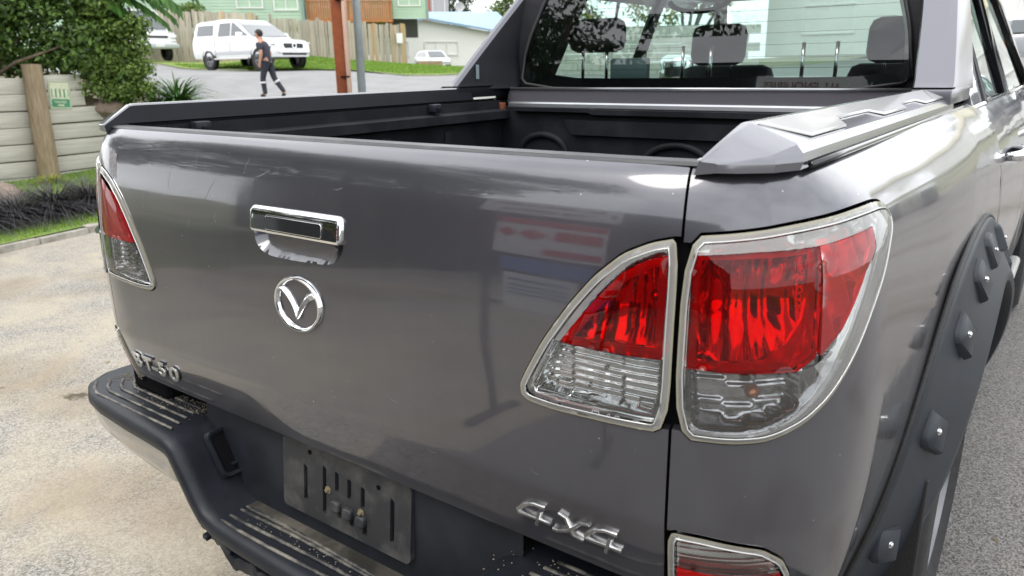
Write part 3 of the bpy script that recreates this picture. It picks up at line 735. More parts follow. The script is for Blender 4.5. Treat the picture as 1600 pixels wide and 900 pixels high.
# bed interior ----------------------------------------------------------
m = MB(); m.box((0, .82, .83), (1.40, 1.44, .02)); m.build('bed_floor', LINER, truck)
for sg in (1, -1):
    m = MB(); X = sg*.70
    m.add(*loft([[(X, y, 1.30), (X-sg*.012, y, 1.296), (X-sg*.014, y, 1.268), (X-sg*.050, y, 1.262), (X-sg*.052, y, 1.235), (X-sg*.012, y, 1.225), (X-sg*.010, y, .84), (X+sg*.05, y, .84), (X+sg*.05, y, 1.30)] for y in (.11, .3, .6, .9, 1.2, 1.50)]))
    for y in (.35, .62, .9, 1.2): m.box((X-sg*.012, y, 1.03), (.02, .05, .36), bev=.006)
    m.build('bed_side_liner', LINER, truck, autos=30, fixn=True)
    m = MB(); m.box((sg*.70, .775, .98), (.30, .55, .30), bev=.05); m.build('wheel_arch_box', LINER, truck, autos=40)
    for y in (.27, 1.12):
        m = MB(); m.box((sg*.672, y, 1.288), (.03, .040, .026), bev=.004); m.lathe([(.006, 0), (.006, .004), (.001, .005)], (sg*.672-sg*.015, y, 1.288), 'X', 10, M=Matrix.Scale(-sg, 3)); m.build('rail_clip', PLASTIC, truck, autos=40)
m = MB(); m.box((0, 1.52, 1.05), (1.42, .03, .45)); m.build('headboard', LINER, truck)
m = MB(); m.prism([(-.40, 1.235), (.62, 1.235), (.62, 1.185), (-.365, 1.185), (-.385, 1.20)], 1.488, 1.506); m.build('headboard_rib', LINER, truck, fixn=True)
m = MB(); m.prism([(-.62, 1.262), (-.30, 1.262), (-.29, 1.255), (.66, 1.255), (.66, 1.272), (-.29, 1.272), (-.30, 1.275), (-.62, 1.275)], 1.480, 1.508); m.build('headboard_rib', LINER, truck, fixn=True)
for cx, cz, rr_ in ((-.50, 1.115, .085), (0.02, 1.085, .105)):
    m = MB(); m.tube([(cx+rr_*math.cos(R(a))*1.15, 1.504, cz+rr_*math.sin(R(a))*.75) for a in range(-10, 191, 10)], .013, 8); m.build('embossed_arc', LINER, truck, smooth=True)
# panel and rails under the rear window
m = MB(); m.prism([(-.685, 1.336), (.685, 1.336), (.70, 1.290), (-.70, 1.290)], 1.555, 1.585); m.build('window_lower_panel', mat('satin grey painted panel', (.17, .165, .19), .35, .55, coat=.3, coat_r=.2), truck, fixn=True)
m = MB(); m.tube([(-.68, 1.553, 1.338), (.68, 1.553, 1.338)], .005, 8); m.build('window_lip', SILV, truck, smooth=True)
m = MB(); m.add(*loft([[(x, 1.535, 1.291), (x, 1.53, 1.286), (x, 1.528, 1.270), (x, 1.535, 1.262), (x, 1.57, 1.262), (x, 1.57, 1.291)] for x in (-.675, .675)])); m.build('headboard_rail', SILV, truck, autos=30, fixn=True)
m = MB(); m.box((0, 1.56, 1.25), (1.36, .02, .05)); m.build('gap_seal', BLACK, truck)
# bolts, bracket and strap in the far left corner of the bed
m = MB(); m.box((-.695, 1.50, 1.272), (.05, .02, .035), bev=.003); m.build('rusty_bracket', RUST, truck)
for p in ((-.715, 1.49, 1.285), (-.735, 1.46, 1.225), (-.70, 1.49, 1.235), (-.70, 1.49, 1.135)):
    m = MB(); m.lathe([(.012, 0), (.012, -.010), (.007, -.010), (.007, -.018), (.001, -.019)], p, 'Y', 10); m.build('bolt', BRIGHT, truck, autos=40)
m = MB(); m.tube([(-.75, 1.47, 1.29), (-.735, 1.46, 1.27), (-.73, 1.455, 1.245), (-.735, 1.45, 1.225)], .004, 6); m.build('wire', RUST, truck, smooth=True)
m = MB(); m.box((-.70, 1.488, 1.185), (.022, .012, .12), bev=.003); m.box((-.715, 1.475, 1.17), (.012, .010, .12), Matrix.Rotation(R(-22), 3, 'Y')); m.build('bracket', PLASTIC, truck)
# rails ---------------------------------------------------------------
RAIL = mat('satin grey rail paint', (.17, .17, .19), .20, .5, coat=.8, coat_r=.10, var=.06, vs=5)
RAILIN = mat('dark rail plastic', (.006, .0065, .010), .55, var=.2, vs=8, spec=.2)
RTRIM = mat('rail insert', (.58, .58, .58), .30, .4, coat=.8, coat_r=.06)
def rail(sg):
    root = empty('bed_rail', (0, 0, 0), 0, parent=truck)
    def sec(y, k):
        """k: 0 at the wedge tip, 1 full height"""
        zt = 1.306+.040*k; xi = .700+.018*k; xo = .800-.006*k
        return [(sg*.695, y, 1.290), (sg*xi, y, zt-.002), (sg*(xi+.004), y, zt+.001), (sg*(xi+.014), y, zt+.0015), (sg*(xi+.018), y, zt), (sg*(xo-.004), y, zt-.021*k-.001), (sg*(xo+.004), y, zt-.030*k-.002), (sg*(xo+.006), y, 1.304), (sg*(xo+.002), y, 1.294)]
    ys = [(.052, 0), (.060, .12), (.085, .45), (.125, .97), (.14, 1.0), (.4, 1), (.7, 1), (1.0, 1), (1.25, 1), (1.36, 1)]
    secs = [sec(y, k) for y, k in ys]; e = [(x, y-.0, z) for x, y, z in secs[0]]
    # nose narrows towards the tip on its outer side
    for i, q in ((0, .078), (1, .056), (2, .022)):
        secs[i] = [(x-sg*q*max(0, (abs(x)-.70)/.1), y+.0, z) for x, y, z in secs[i]]
    V, F = loft(secs, closed=False); mi = []
    for i in range(len(secs)-1): mi += [1]+[0]*(len(secs[0])-2)
    F = F if sg > 0 else [f[::-1] for f in F]
    o = link_mesh('rail_cap', V, F, [RAIL, RAILIN], root, True, 24, mi)
    o2 = MB().add(secs[0], [tuple(range(9))]).build('rail_end', RAIL, root)
    # zig-zag insert on the top face
    out_ = [(.135, .7385), (1.33, .7385), (1.33, .770), (1.30, .784), (1.05, .784), (1.02, .768), (.86, .768), (.83, .784), (.64, .784), (.60, .765), (.40, .765), (.37, .786), (.20, .786)]
    b = bevel_plate([(y, x) for y, x in out_], .0025, .0012, -.001); zt = 1.3465
    V = [(sg*y, x, 1.3463-(abs(y)-.736)*.375+h+.0006) for x, y, h in b.v]
    MB().add(V, b.f).build('rail_insert', RTRIM, root, autos=40, fixn=True)
    m = MB(); m.tube([(sg*.802, y, 1.298) for y in (.15, .3, .6, .9, 1.2, 1.5, 1.6)], .0045, 6); m.build('rail_seal', GLOSSBLK, root, smooth=True)
    m = MB(); m.box((sg*.735, .86, 1.290), (.075, 1.44, .012)); m.build('rail_base', BLACK, root)
for sg in (1, -1): rail(sg)
# bumper ---------------------------------------------------------------
def bumper():
    root = empty('rear_bumper', (0, 0, 0), 0, parent=truck)
    # (x, z top, y front)
    st = [(-.925, .640, .20), (-.932, .652, .10), (-.915, .658, .035), (-.88, .661, -.010), (-.82, .662, -.038), (-.74, .662, -.052), (-.60, .662, -.062), (-.50, .662, -.066), (-.44, .660, -.068), (-.415, .654, -.068), (-.395, .640, -.068), (-.355, .580, -.068), (-.332, .545, -.068), (-.310, .524, -.070), (-.27, .514, -.072), (-.20, .511, -.074), (0, .510, -.078)]
    st = st+[(-x, z, y) for x, z, y in st[-2::-1]]
    secs = []
    for i, (x, z, yf) in enumerate(st):
        a = st[max(i-1, 0)]; b = st[min(i+1, len(st)-1)]; dx, dz = b[0]-a[0], b[1]-a[1]; l = math.hypot(dx, dz); nx, nz = -dz/l, dx/l
        if abs(x) > .8: nx, nz = 0, 1
        def q(y, d): return (x-nx*d, y, z-nz*d)
        yb = .16
        secs.append([q(yb, 0), q(yf+.040, 0), q(yf+.030, -.0015), q(yf+.020, -.001), q(yf+.008, .002), q(yf+.001, .010), q(yf, .020), q(yf+.002, .032), q(yf+.012, .040), q(yb, .042)])
    V, F = loft(secs, closed=False); m = MB().add(V, [f[::-1] for f in F]); m.build('bumper_cover', PLASTIC, root, autos=50, fixn=False)
    # ribs on the step pads
    for sg in (-1, 1):
        for k, y in enumerate((-.028, -.004, .020, .044, .068)):
            m = MB(); pts = []
            for i in range(12):
                x = sg*(.865-.035*k*.6-i*(.865-.035*k*.6-.455-.01*k)/11); yy = y+(.035 if i == 0 else (.012 if i == 1 else 0)); pts.append((x, yy, .6635))
            m.tube(pts, .0042, 6, flat=(1, .6)); m.build('step_rib', DUSTY, root, smooth=True)
        # painted corner skirt
        ss = []
        for x, z, yf in [(.925, .61, .20), (.932, .613, .10), (.915, .618, .035), (.88, .621, -.008), (.82, .621, -.034), (.74, .621, -.048), (.60, .621, -.058), (.50, .621, -.060), (.435, .615, -.062), (.40, .585, -.062), (.372, .54, -.060)]:
            t = max(0, min(1, (x-.37)/.5)); dz = .012+.105*min(1, max(0, (x-.372)/.13)) if x < .50 else .115; dz2 = dz*(1-.15*t)
            ss.append([(sg*x, yf+.008, z+.004), (sg*x, yf+.006, z-.01), (sg*(x-.004), yf+.012, z-dz2*.5), (sg*(x-.02), yf+.035, z-dz2*.9), (sg*(x-.03), yf+.06, z-dz2)])
        V, F = loft(ss, closed=False); MB().add(V, F if sg > 0 else [f[::-1] for f in F]).build('corner_skirt', mat('weathered silver bumper paint', (.46, .45, .43), .16, .8, coat=.5, coat_r=.06, col2=(.30, .29, .27), vs=3) if 'weathered silver bumper paint' not in MATS else MATS['weathered silver bumper paint'], root, autos=40)
        if sg > 0: continue
        # pocket beside the number plate
        dirx = sg
        u = Vector((dirx*(-.55), 0, -.83)).normalized(); v = Vector((0, 1, 0)); nn = Vector((-dirx*.83, 0, .55)).normalized()
        c = Vector((sg*.362, .058, .606)); P2 = rrect(-.050, -.046, .050, .046, .014, 4); fr = MB()
        n = len(P2); V = [c+u*x+v*y+nn*-.002 for x, y in [(a*1.14, b*1.16) for a, b in P2]]+[c+u*x+v*y+nn*.010 for x, y in [(a*1.07, b*1.08) for a, b in P2]]+[c+u*x+v*y+nn*.010 for x, y in P2]+[c+u*x+v*y+nn*.004 for x, y in [(a*.9, b*.9) for a, b in P2]]
        F = [(k*n+i, k*n+(i+1) % n, (k+1)*n+(i+1) % n, (k+1)*n+i) for k in range(3) for i in range(n)]; fr.add(V, F); fo = fr.build('hook_pocket', PLASTIC, root, autos=50, fixn=True)
        m = MB(); m.add([c+u*x*.9+v*y*.9+nn*.0050 for x, y in P2], [tuple(range(n))]); m.build('pocket_shade', BLACK, fo, fixn=True)  # flat black sheet stands in for the shade inside the pocket
        m = MB(); m.box(c+u*.030+nn*.006, (.012, .05, .004)); m.build('pocket_tab', PLASTIC, fo)
    # face behind the number plate
    m = MB(); V, F = loft([[(x, .075, .74), (x, .052, .70), (x, .045, .56), (x, .040, .505)] for x in (-.44, -.36, -.30, 0, .30, .36, .44)], closed=False); m.add(V, [f[::-1] for f in F]); m.build('bumper_recess', PLASTIC, root, autos=40)
    # number plate holder: slotted panel
    slots = [(-.115, .585, .011, .075), (-.058, .575, .011, .100), (-.022, .632, .011, .040), (.013, .628, .011, .040), (.050, .622, .011, .042), (.128, .580, .011, .088), (-.015, .578, .011, .026), (.020, .574, .011, .026), (.055, .568, .012, .030)]
    outl = rrect(-.18, .552, .18, .705, .012, 4); hs = [[(x, z), (x+w_, z), (x+w_, z+h_*.93), (x+w_*.3, z+h_), (x, z+h_*.93)] for x, z, w_, h_ in slots]
    vv, ff = cdt_mesh(outl, hs, .03); k = len(vv)
    def PL(x, z, d=0): return (x+.02, .033+(z-.56)*.10+d, z)
    m = MB(); m.add([PL(x, z) for x, z in vv], [f if area2([vv[i] for i in f]) > 0 else f[::-1] for f in ff])
    for lp in hs+[outl]:
        n = len(lp); V = [PL(x, z) for x, z in lp]+[PL(x, z, .012) for x, z in lp]; m.add(V, [(i, (i+1) % n, n+(i+1) % n, n+i) for i in range(n)])
    PLM = mat('dusty plate holder', (.022, .023, .026), .5, col2=(.095, .093, .088), vs=16, ramp=(.46, .82), bump=.4, bs=120, dist=.001)
    ph = m.build('plate_holder', PLM, root)
    for x, z in ((-.015, .604), (.020, .600), (.056, .597)):
        b = bevel_plate(rrect(x-.013, z-.012, x+.010, z+.010, .006, 3), .010, .004, -.002); MB().add([PL(p[0], p[1], -p[2]) for p in b.v], b.f).build('raised_boss', PLM, ph, autos=50, fixn=True)
    for x, z in ((-.041, .628), (.052, .612)):
        b = MB(); b.lathe([(.008, 0), (.008, -.002), (.004, -.002), (.004, -.007), (.001, -.008)], PL(x, z), 'Y', 10); b.build('screw', mat('dirty brass screw', (.35, .30, .2), .5, .7) if 'dirty brass screw' not in MATS else MATS['dirty brass screw'], ph, autos=40)
    for x, z in ((-.095, .690), (.098, .678)):
        b = MB(); b.lathe([(.005, 0), (.005, -.001), (.001, -.001)], PL(x, z, -.0006), 'Y', 10); b.build('screw_hole', BLACK, ph)
    # gritty lower step
    WET = mat('dirty step plastic', (.03, .028, .024), .3, col2=(.13, .12, .10), vs=9, ramp=(.4, .7), bump=.3, bs=90, dist=.002)
    m = MB(); m.box((0, .028, .5125), (.54, .034, .004), bev=.0015); m.build('step_gutter', WET, root)
    for k, y in enumerate((-.045, -.022, .002, .013)):
        m = MB(); m.tube([(x, y+.004*math.sin(x*9+k), .5125) for x in [-.27+i*.054 for i in range(11)]], .0045, 6, flat=(1, .7)); m.build('step_rib', DUSTY, root, smooth=True)
    for sg in (1, -1):
        for k in range(3):
            m = MB(); m.tube([(sg*(.30+.004*k), .005+k*.0, .51) for _ in range(1)]+[(sg*.33, .0, .53)], .003, 6)
    # torn valance strip hanging below, with rust behind it
    vr = random.Random(5); V = []
    for i in range(71):
        x = -.36+i*.0103; y = -.030-.030*math.sin(max(0, min(1, (x+.36)/.25))*math.pi/2)+.004*math.sin(i*.45); t_ = .452+.006*math.sin(i*.33)+vr.uniform(-.0015, .0015)-(.007 if i % 9 in (3, 4) else 0)
        V += [(x, y+.016, t_+.002), (x, y, t_), (x, y-.006, t_-.012), (x, y-.002, t_-.028), (x, y+.02, t_-.034)]
    m = MB(); m.add(V, [(5*i+j, 5*i+j+1, 5*i+j+6, 5*i+j+5) for i in range(70) for j in range(4)]); m.build('torn_valance', PLASTIC, root, autos=50)
    for i in range(9):
        x = -.33+i*.085; m = MB(); m.box((x, -.052, .452), (.016, .012, .012), Matrix.Rotation(vr.uniform(-.3, .3), 3, 'Y'), bev=.002); m.build('broken_clip', PLASTIC, root)
    m = MB(); m.box((0, .02, .455), (.80, .10, .045), bev=.01); m.build('bumper_beam', mat('rusty steel beam', (.03, .028, .026), .7, col2=(.16, .06, .025), vs=12, ramp=(.5, .7)), root)
    m = MB(); m.box((0, .18, .50), (1.60, .05, .20)); m.build('chassis_crossmember', BLACK, root)
    # grit lying on the step
    gr = random.Random(11); m = MB()
    for i in range(900):
        if i < 560: x, y, z = -gr.uniform(.45, .86), .088-abs(gr.gauss(0, .028)), .6625
        elif i < 760: x, y, z = gr.uniform(-.30, .28), gr.uniform(-.02, .04), .512
        else: x, y, z = gr.uniform(.40, .80), gr.uniform(-.03, .08), .6625
        s = gr.uniform(.0006, .0017); m.add([(x-s, y-s, z), (x+s, y-s*.6, z), (x+s*.7, y+s, z), (x-s*.5, y+s, z), (x, y, z+s*1.2)], [(0, 1, 4), (1, 2, 4), (2, 3, 4), (3, 0, 4)])
    m.build('grit', mat('grit', (.22, .19, .145), .95, var=.4, vs=200), root)['kind'] = 'stuff'
    return root
bump_ = bumper()
# black fillers beside the gate's lower corners
for sg in (1, -1):
    m = MB(); m.box((sg*.68, .10, .695), (.16, .10, .07), bev=.01); m.build('bumper_bracket', BLACK, truck)
    m = MB(); m.box((sg*.855, 2.95, .42), (.12, 1.65, .05), bev=.02); m.box((sg*.89, 2.95, .446), (.045, 1.5, .012), bev=.004); m.build('side_step', mat('white aluminium step', (.55, .55, .53), .4, .4) if 'white aluminium step' not in MATS else MATS['white aluminium step'], truck, autos=40)
# sports bar and cab -----------------------------------------------------
def sports_bar():
    root = empty('sports_bar', (0, 0, 0), 0, parent=truck)
    for sg in (1, -1):
        # leg: stations up the leg, section in plan (x outwards, y forward)
        secs = []
        for z, yr, yf, xo, xi in ((1.340, 1.30, 1.70, .800, .718), (1.352, 1.332, 1.70, .799, .716), (1.367, 1.350, 1.70, .797, .714), (1.45, 1.436, 1.74, .780, .700), (1.55, 1.540, 1.79, .757, .680), (1.66, 1.655, 1.85, .730, .655), (1.76, 1.765, 1.92, .700, .630), (1.83, 1.88, 2.00, .650, .585)):
            secs.append([(sg*(xi-.012), yr+.03, z), (sg*(xi-.004), yr+.002, z), (sg*(xo-.020), yr-.002, z), (sg*(xo-.004), yr+.012, z), (sg*xo, yr+.035, z), (sg*xo, yf, z), (sg*(xi-.045), yf, z)] if sg > 0 else [(sg*(xi-.045), yr+.27, z), (sg*(xo-.034), yr+.016, z), (sg*(xo-.024), yr, z), (sg*(xo-.006), yr+.004, z), (sg*xo, yr+.03, z), (sg*xo, yf, z), (sg*(xi-.045), yf, z)])
        V, F = loft(secs); n = 7; mi = []
        for i in range(len(secs)-1): mi += [1 if sg < 0 else 0, 0, 0, 0, 0, 1, 1]
        mi += [0, 0]; F = F if sg < 0 else [f[::-1] for f in F]
        mm = [mat('satin silver bar paint', (.15, .15, .17), .28, .5, coat=.4, coat_r=.12) if 'satin silver bar paint' not in MATS else MATS['satin silver bar paint'], RAILIN]
        o = link_mesh('bar_leg', V, F, mm, root, True, 28, mi)
        m = MB(); m.box((sg*.755, 1.45, 1.3500), (.086, .30, .0035)); m.build('leg_joint', BLACK, root)
        m = MB(); m.box((sg*.757, 1.46, 1.3300), (.088, .34, .036), bev=.004); m.build('leg_foot', mm[0] if sg > 0 else RAILIN, root, autos=40)
        m = MB(); m.box((sg*.735, 1.428, 1.40), (.012, .0035, .05)); m.build('leg_sticker', GREYP, root)
    m = MB(); m.add(*loft([[(x, 1.88, 1.80), (x, 1.87, 1.83), (x, 1.93, 1.86), (x, 2.0, 1.85), (x, 1.99, 1.80)] for x in (-.66, -.3, .3, .66)])); m.build('bar_top', RAILIN, root, autos=40, fixn=True)
sports_bar()
def cab():
    root = empty('cab', (0, 0, 0), 0, parent=truck)
    def xs(z):  # half width of the cab side
        return lerp_tab([(.50, .870), (.62, .900), (.80, .912), (.95, .915), (1.10, .905), (1.18, .885), (1.23, .855), (1.27, .822), (1.295, .806), (1.45, .750), (1.60, .700), (1.72, .650), (1.78, .60), (1.805, .50)], z)
    zs = [.50, .62, .72, .80, .95, 1.05, 1.10, 1.15, 1.18, 1.205, 1.23, 1.25, 1.27, 1.295]
    for sg in (1, -1):
        # lower cab side: rear door, front door, each a panel
        for y0, y1, nm in ((1.635, 1.665, 'cab_corner'), (1.672, 2.675, 'rear_door'), (2.685, 3.78, 'front_door'), (3.79, 4.9, 'front_wing')):
            V = []; ny = 8; yy = [y0+(y1-y0)*i/ny for i in range(ny+1)]
            zl = [z for z in zs if z >= (.62 if nm != 'front_wing' else .80)] if nm != 'front_wing' else [z for z in zs if z >= .80]
            for y in yy:
                for z in zl: V.append((sg*(xs(z)-(.0 if y < 3.8 else (y-3.8)*.05)), y, z))
            n = len(zl); F = [(i*n+j, i*n+j+1, (i+1)*n+j+1, (i+1)*n+j) for i in range(ny) for j in range(n-1)]
            k = len(V)
            for y in (y0, y1):
                for z in zl: V.append((sg*(xs(z)-.02), y, z))
            F += [(j, j+1, k+j+1, k+j) for j in range(n-1)]+[(ny*n+j, ny*n+j+1, k+n+j+1, k+n+j) for j in range(n-1)]
            d = MB().add(V, F).build(nm, PAINT, root, autos=60, fixn=True)
            if 'door' in nm:
                hy = y0+.20 if nm == 'rear_door' else y0+.20; x = xs(1.13)
                m = MB(); m.add(*loft([[(sg*(x+.004), hy+t*.0, 1.135+.02*math.cos(R(a))*0+dz) for dz in (0,)] for a in (0,)])) if False else None
                m.tube([(sg*(x-.002), hy-.02, 1.14), (sg*(x+.030), hy, 1.143), (sg*(x+.038), hy+.06, 1.143), (sg*(x+.036), hy+.15, 1.143), (sg*(x+.026), hy+.19, 1.143), (sg*(x-.004), hy+.21, 1.14)], [.010, .014, .016, .016, .014, .010], 10, flat=(.7, 1.2)); m.build('door_handle', CHROME, d, smooth=True)
        m = MB(); m.box((sg*.86, 3.2, .58), (.06, 3.2, .12)); m.build('sill', PLASTIC, root)
        for y in (1.653, 2.68, 3.785):
            m = MB(); V = []
            for z in zs[2:]: V += [(sg*(xs(z)-.010), y-.014, z), (sg*(xs(z)-.010), y+.014, z)]
            m.add(V, [(2*i, 2*i+1, 2*i+3, 2*i+2) for i in range(len(zs)-3)]); m.build('door_gap', BLACK, root)
        # greenhouse pillars and glass
        def gx(z): return xs(z)
        def pil(nm, ya, yb, yc, yd, m_, dx=0):
            zz = (1.290, 1.35, 1.45, 1.55, 1.65, 1.74); secs = []
            for z in zz:
                t = (z-1.29)/.45; a = ya+(yc-ya)*t; b = yb+(yd-yb)*t; x = gx(z)+dx; secs.append([(sg*x, a, z), (sg*x, b, z), (sg*(x-.035), b, z), (sg*(x-.035), a, z)])
            V, F = loft(secs); MB().add(V, F).build(nm, m_, root, autos=40, fixn=True)
        pil('pillar', 1.645, 1.93, 1.80, 2.05, PAINT, .002); pil('pillar', 2.66, 2.72, 2.68, 2.74, GLOSSBLK, .003); pil('pillar', 3.95, 4.06, 3.35, 3.46, PAINT, .002)
        for nm, ya, yb, yc, yd in (('rear_door_glass', 1.93, 2.66, 2.05, 2.68), ('front_door_glass', 2.72, 3.95, 2.74, 3.35)):
            V = [(sg*(gx(1.29)-.012), ya, 1.29), (sg*(gx(1.29)-.012), yb, 1.29), (sg*(gx(1.74)-.012), yd, 1.74), (sg*(gx(1.74)-.012), yc, 1.74)]
            MB().add(V, [(0, 1, 2, 3)]).build(nm, GLASSC, root)
            m = MB(); P = [V[i] for i in range(4)]; P = [(p[0]+sg*.014, p[1], p[2]) for p in P]; m.tube(P+[P[0]], .010, 6); m.build('window_seal', GLOSSBLK, root)
        m = MB(); m.tube([(sg*.812, 1.66, 1.288), (sg*.812, 3.95, 1.288)], .007, 6); m.build('belt_moulding', CHROME, root, smooth=True)
        m = MB(); V, F = loft([[(sg*(.645), y, 1.735), (sg*.70, y, 1.725), (sg*.735, y, 1.69)] for y in (1.95, 2.7, 3.3)], closed=False); m.add(V, F); m.build('weather_shield', GLOSSBLK, root)
        # door mirror
        m = MB(); m.box((sg*.99, 3.70, 1.36), (.22, .12, .22), bev=.045); m.box((sg*.87, 3.72, 1.29), (.10, .06, .05), bev=.01); m.build('door_mirror', CHROME, root, autos=50)
    # roof
    V, F = loft([[(-.66, y, 1.735-d), (-.60, y, 1.780-d), (-.45, y, 1.805-d), (0, y, 1.815-d), (.45, y, 1.805-d), (.60, y, 1.780-d), (.66, y, 1.735-d)] for y, d in ((1.78, .03), (1.9, .0), (2.6, 0), (3.2, 0), (3.35, .03))], closed=False); MB().add(V, F).build('roof', PAINT, root, autos=60)
    m = MB(); m.add(*[([(x, y, 1.725) for x, y in ((-.62, 1.82), (.62, 1.82), (.62, 3.3), (-.62, 3.3))]), [(0, 1, 2, 3)]]); m.build('headlining', HEADL, root)
    # rear wall: frame round the window, leaning forward
    def bw_(x, z): t = z-1.335; return 1.598+(t*.03+.55*t*t if t > 0 else 0)
    out_ = [(-.79, .90), (.79, .90), (.80, 1.28), (.76, 1.45), (.70, 1.65), (.62, 1.75), (-.62, 1.75), (-.70, 1.65), (-.76, 1.45), (-.80, 1.28)]
    win = chaikin([(-.665, 1.335), (.665, 1.335), (.640, 1.50), (.585, 1.665), (.54, 1.70), (-.54, 1.70), (-.585, 1.665), (-.640, 1.50)], 2, .13)
    vv, ff = cdt_mesh(resample(out_, .06), [resample(win, .03)], .1); MB().add([(x, bw_(x, z)+.01, z) for x, z in vv], ff).build('cab_rear_wall', RAILIN, root, fixn=True)
    wi = inset(win if area2(win) > 0 else win[::-1], .003); vv, ff = cdt_mesh(resample(wi, .04), [], .08)
    g = MB().add([(x, bw_(x, z), z) for x, z in vv], [f if area2([vv[i] for i in f]) > 0 else f[::-1] for f in ff]).build('rear_window', GLASS, root)
    # black printed border of the glass
    w2 = chaikin([(-.545, 1.372), (.640, 1.372), (.625, 1.50), (.575, 1.640), (.53, 1.675), (-.33, 1.675), (-.43, 1.655), (-.505, 1.50)], 2, .12)
    vv, ff = cdt_mesh(resample(win if area2(win) > 0 else win[::-1], .03), [resample(w2, .03)], .1); MB().add([(x, bw_(x, z)+.005, z) for x, z in vv], [f if area2([vv[i] for i in f]) > 0 else f[::-1] for f in ff]).build('glass_border', GLOSSBLK, g)
    m = MB(); m.tube([(x, bw_(x, z)-.004, z) for x, z in win], .006, 6, closed=True); m.build('window_seal', RUBBER, root, smooth=True)
    # faint heater lines
    for i in range(8):
        z = 1.40+i*.034; m = MB(); m.box((.05, bw_(0, z)+.002, z), (1.10, .0008, .0010)); m.build('heater_line', SEATF, g)
    # windscreen and dash
    V = [(-.70, 4.1, 1.26), (.70, 4.1, 1.26), (.58, 3.40, 1.74), (-.58, 3.40, 1.74)]; MB().add(V, [(0, 1, 2, 3)]).build('windscreen', GLASSC, root)
    m = MB(); m.box((0, 3.85, 1.12), (1.50, .50, .22), bev=.05); m.build('dashboard', SEATF, root, autos=50)
    m = MB(); m.box((0, 4.75, 1.10), (1.55, 1.0, .16), bev=.05); m.build('bonnet', PAINT, root, autos=50)
    m = MB(); m.box((0, 2.7, .72), (1.50, 2.2, .06)); m.build('cabin_floor', BLACK, root)
    for sx in (-.40, .40):
        st_ = MB(); st_.box((sx, 2.93, 1.10), (.46, .13, .62), Matrix.Rotation(R(-12), 3, 'X'), bev=.05); s_ = st_.build('front_seat', SEATF, root, autos=50)
        m = MB(); m.box((sx, 2.86, 1.50), (.27, .10, .19), Matrix.Rotation(R(-8), 3, 'X'), bev=.045); m.build('headrest', SEATF, s_, autos=50)
        for q in (-.06, .06): mm = MB(); mm.tube([(sx+q, 2.88, 1.34), (sx+q, 2.87, 1.46)], .006, 6); mm.build('headrest_post', BRIGHT, s_, smooth=True)
    m = MB(); m.box((0, 2.02, 1.07), (1.32, .14, .56), Matrix.Rotation(R(-10), 3, 'X'), bev=.05); rs = m.build('rear_bench', SEATF, root, autos=50)
    for sx in (-.565, -.13, .31):
        m = MB(); m.box((sx, 1.99, 1.530), (.25, .09, .13), bev=.04); m.build('headrest', SEATF, rs, autos=50) if sx < -.5 else None
        for q in (-.055, .055): mm = MB(); mm.tube([(sx+q, 1.97, 1.33), (sx+q, 1.975, 1.48)], .0065, 6); mm.build('headrest_post', BRIGHT, rs, smooth=True)
    m = MB(); m.box((-.325, 1.82, 1.395), (.155, .03, .09), bev=.008); m.build('parcel_box', GREYP, root, autos=50)
    m = MB(); m.tube([(-.40+.14*math.cos(R(a)), 2.6, 1.69+.05*math.sin(R(a))) for a in range(180, 361, 15)], .012, 6); m.build('grab_handle', SEATF, root, smooth=True)
cab()
# ------------------------------------------------------------------ terrain
TP = [(0, 0, 0), (0, 3, 0), (2, 2, 0), (-3, 1, 0), (-3, -2, 0), (3, -3, 0), (-5.5, 1.2, 0), (-6.1, 2.3, 0), (-5.8, -1.5, 0), (-7.2, 2.6, .03), (-8.7, 2.3, .18), (-8.8, 3.03, .15), (-8.7, 4.0, .2), (-8.5, 0, .15),
      (-16.4, 11.9, .75), (-24.7, 15.6, 1.45), (-21.5, 15.6, 1.38), (-21.9, 17.2, 1.40), (-28.6, 15.8, 1.75), (-22.5, 26.5, 1.2), (-30, 35, 1.2), (-38.7, 43.5, 1.2), (-10.4, 5.6, .6), (-31, 14, 2.0), (-25.4, 19.9, 1.9), (-24.9, 22.7, 1.68), (-23.7, 24.9, 1.5), (-16.8, 19.5, 1.08), (-40.7, 45.9, 1.2), (-36, 24, 3.0),
      (-6, 6, .12), (-8.5, 7.5, .35), (-4, 8, .15), (0, 12, .2), (2, 25, .8), (8, 5, 0), (6, -8, 0), (-6, -8, 0), (-1, 24, 1.0), (-2, 50, 2.0), (10, 20, .5), (-12, 30, 1.1), (-20, 35, 1.4), (30, 30, 1.0), (-60, 0, 3), (-60, 60, 3.5), (0, -60, 0), (60, 0, .5), (0, 120, 4)]
def terr(x, y):
    sw = 0; sv = 0
    for a, b, c in TP:
        d = (x-a)**2+(y-b)**2+.6; q = 1/d**1.6; sw += q; sv += q*c
    return sv/sw
def drape(name, poly, off, step, m, hole=None, curve=None):
    vv, ff = cdt_mesh(resample(poly, step), [], step)
    V = [(x, y, terr(x, y)+off) for x, y in vv]; F = [f if area2([vv[i] for i in f]) > 0 else f[::-1] for f in ff]
    o = MB().add(V, F).build(name, m, None, smooth=True); o['kind'] = 'structure'; return o
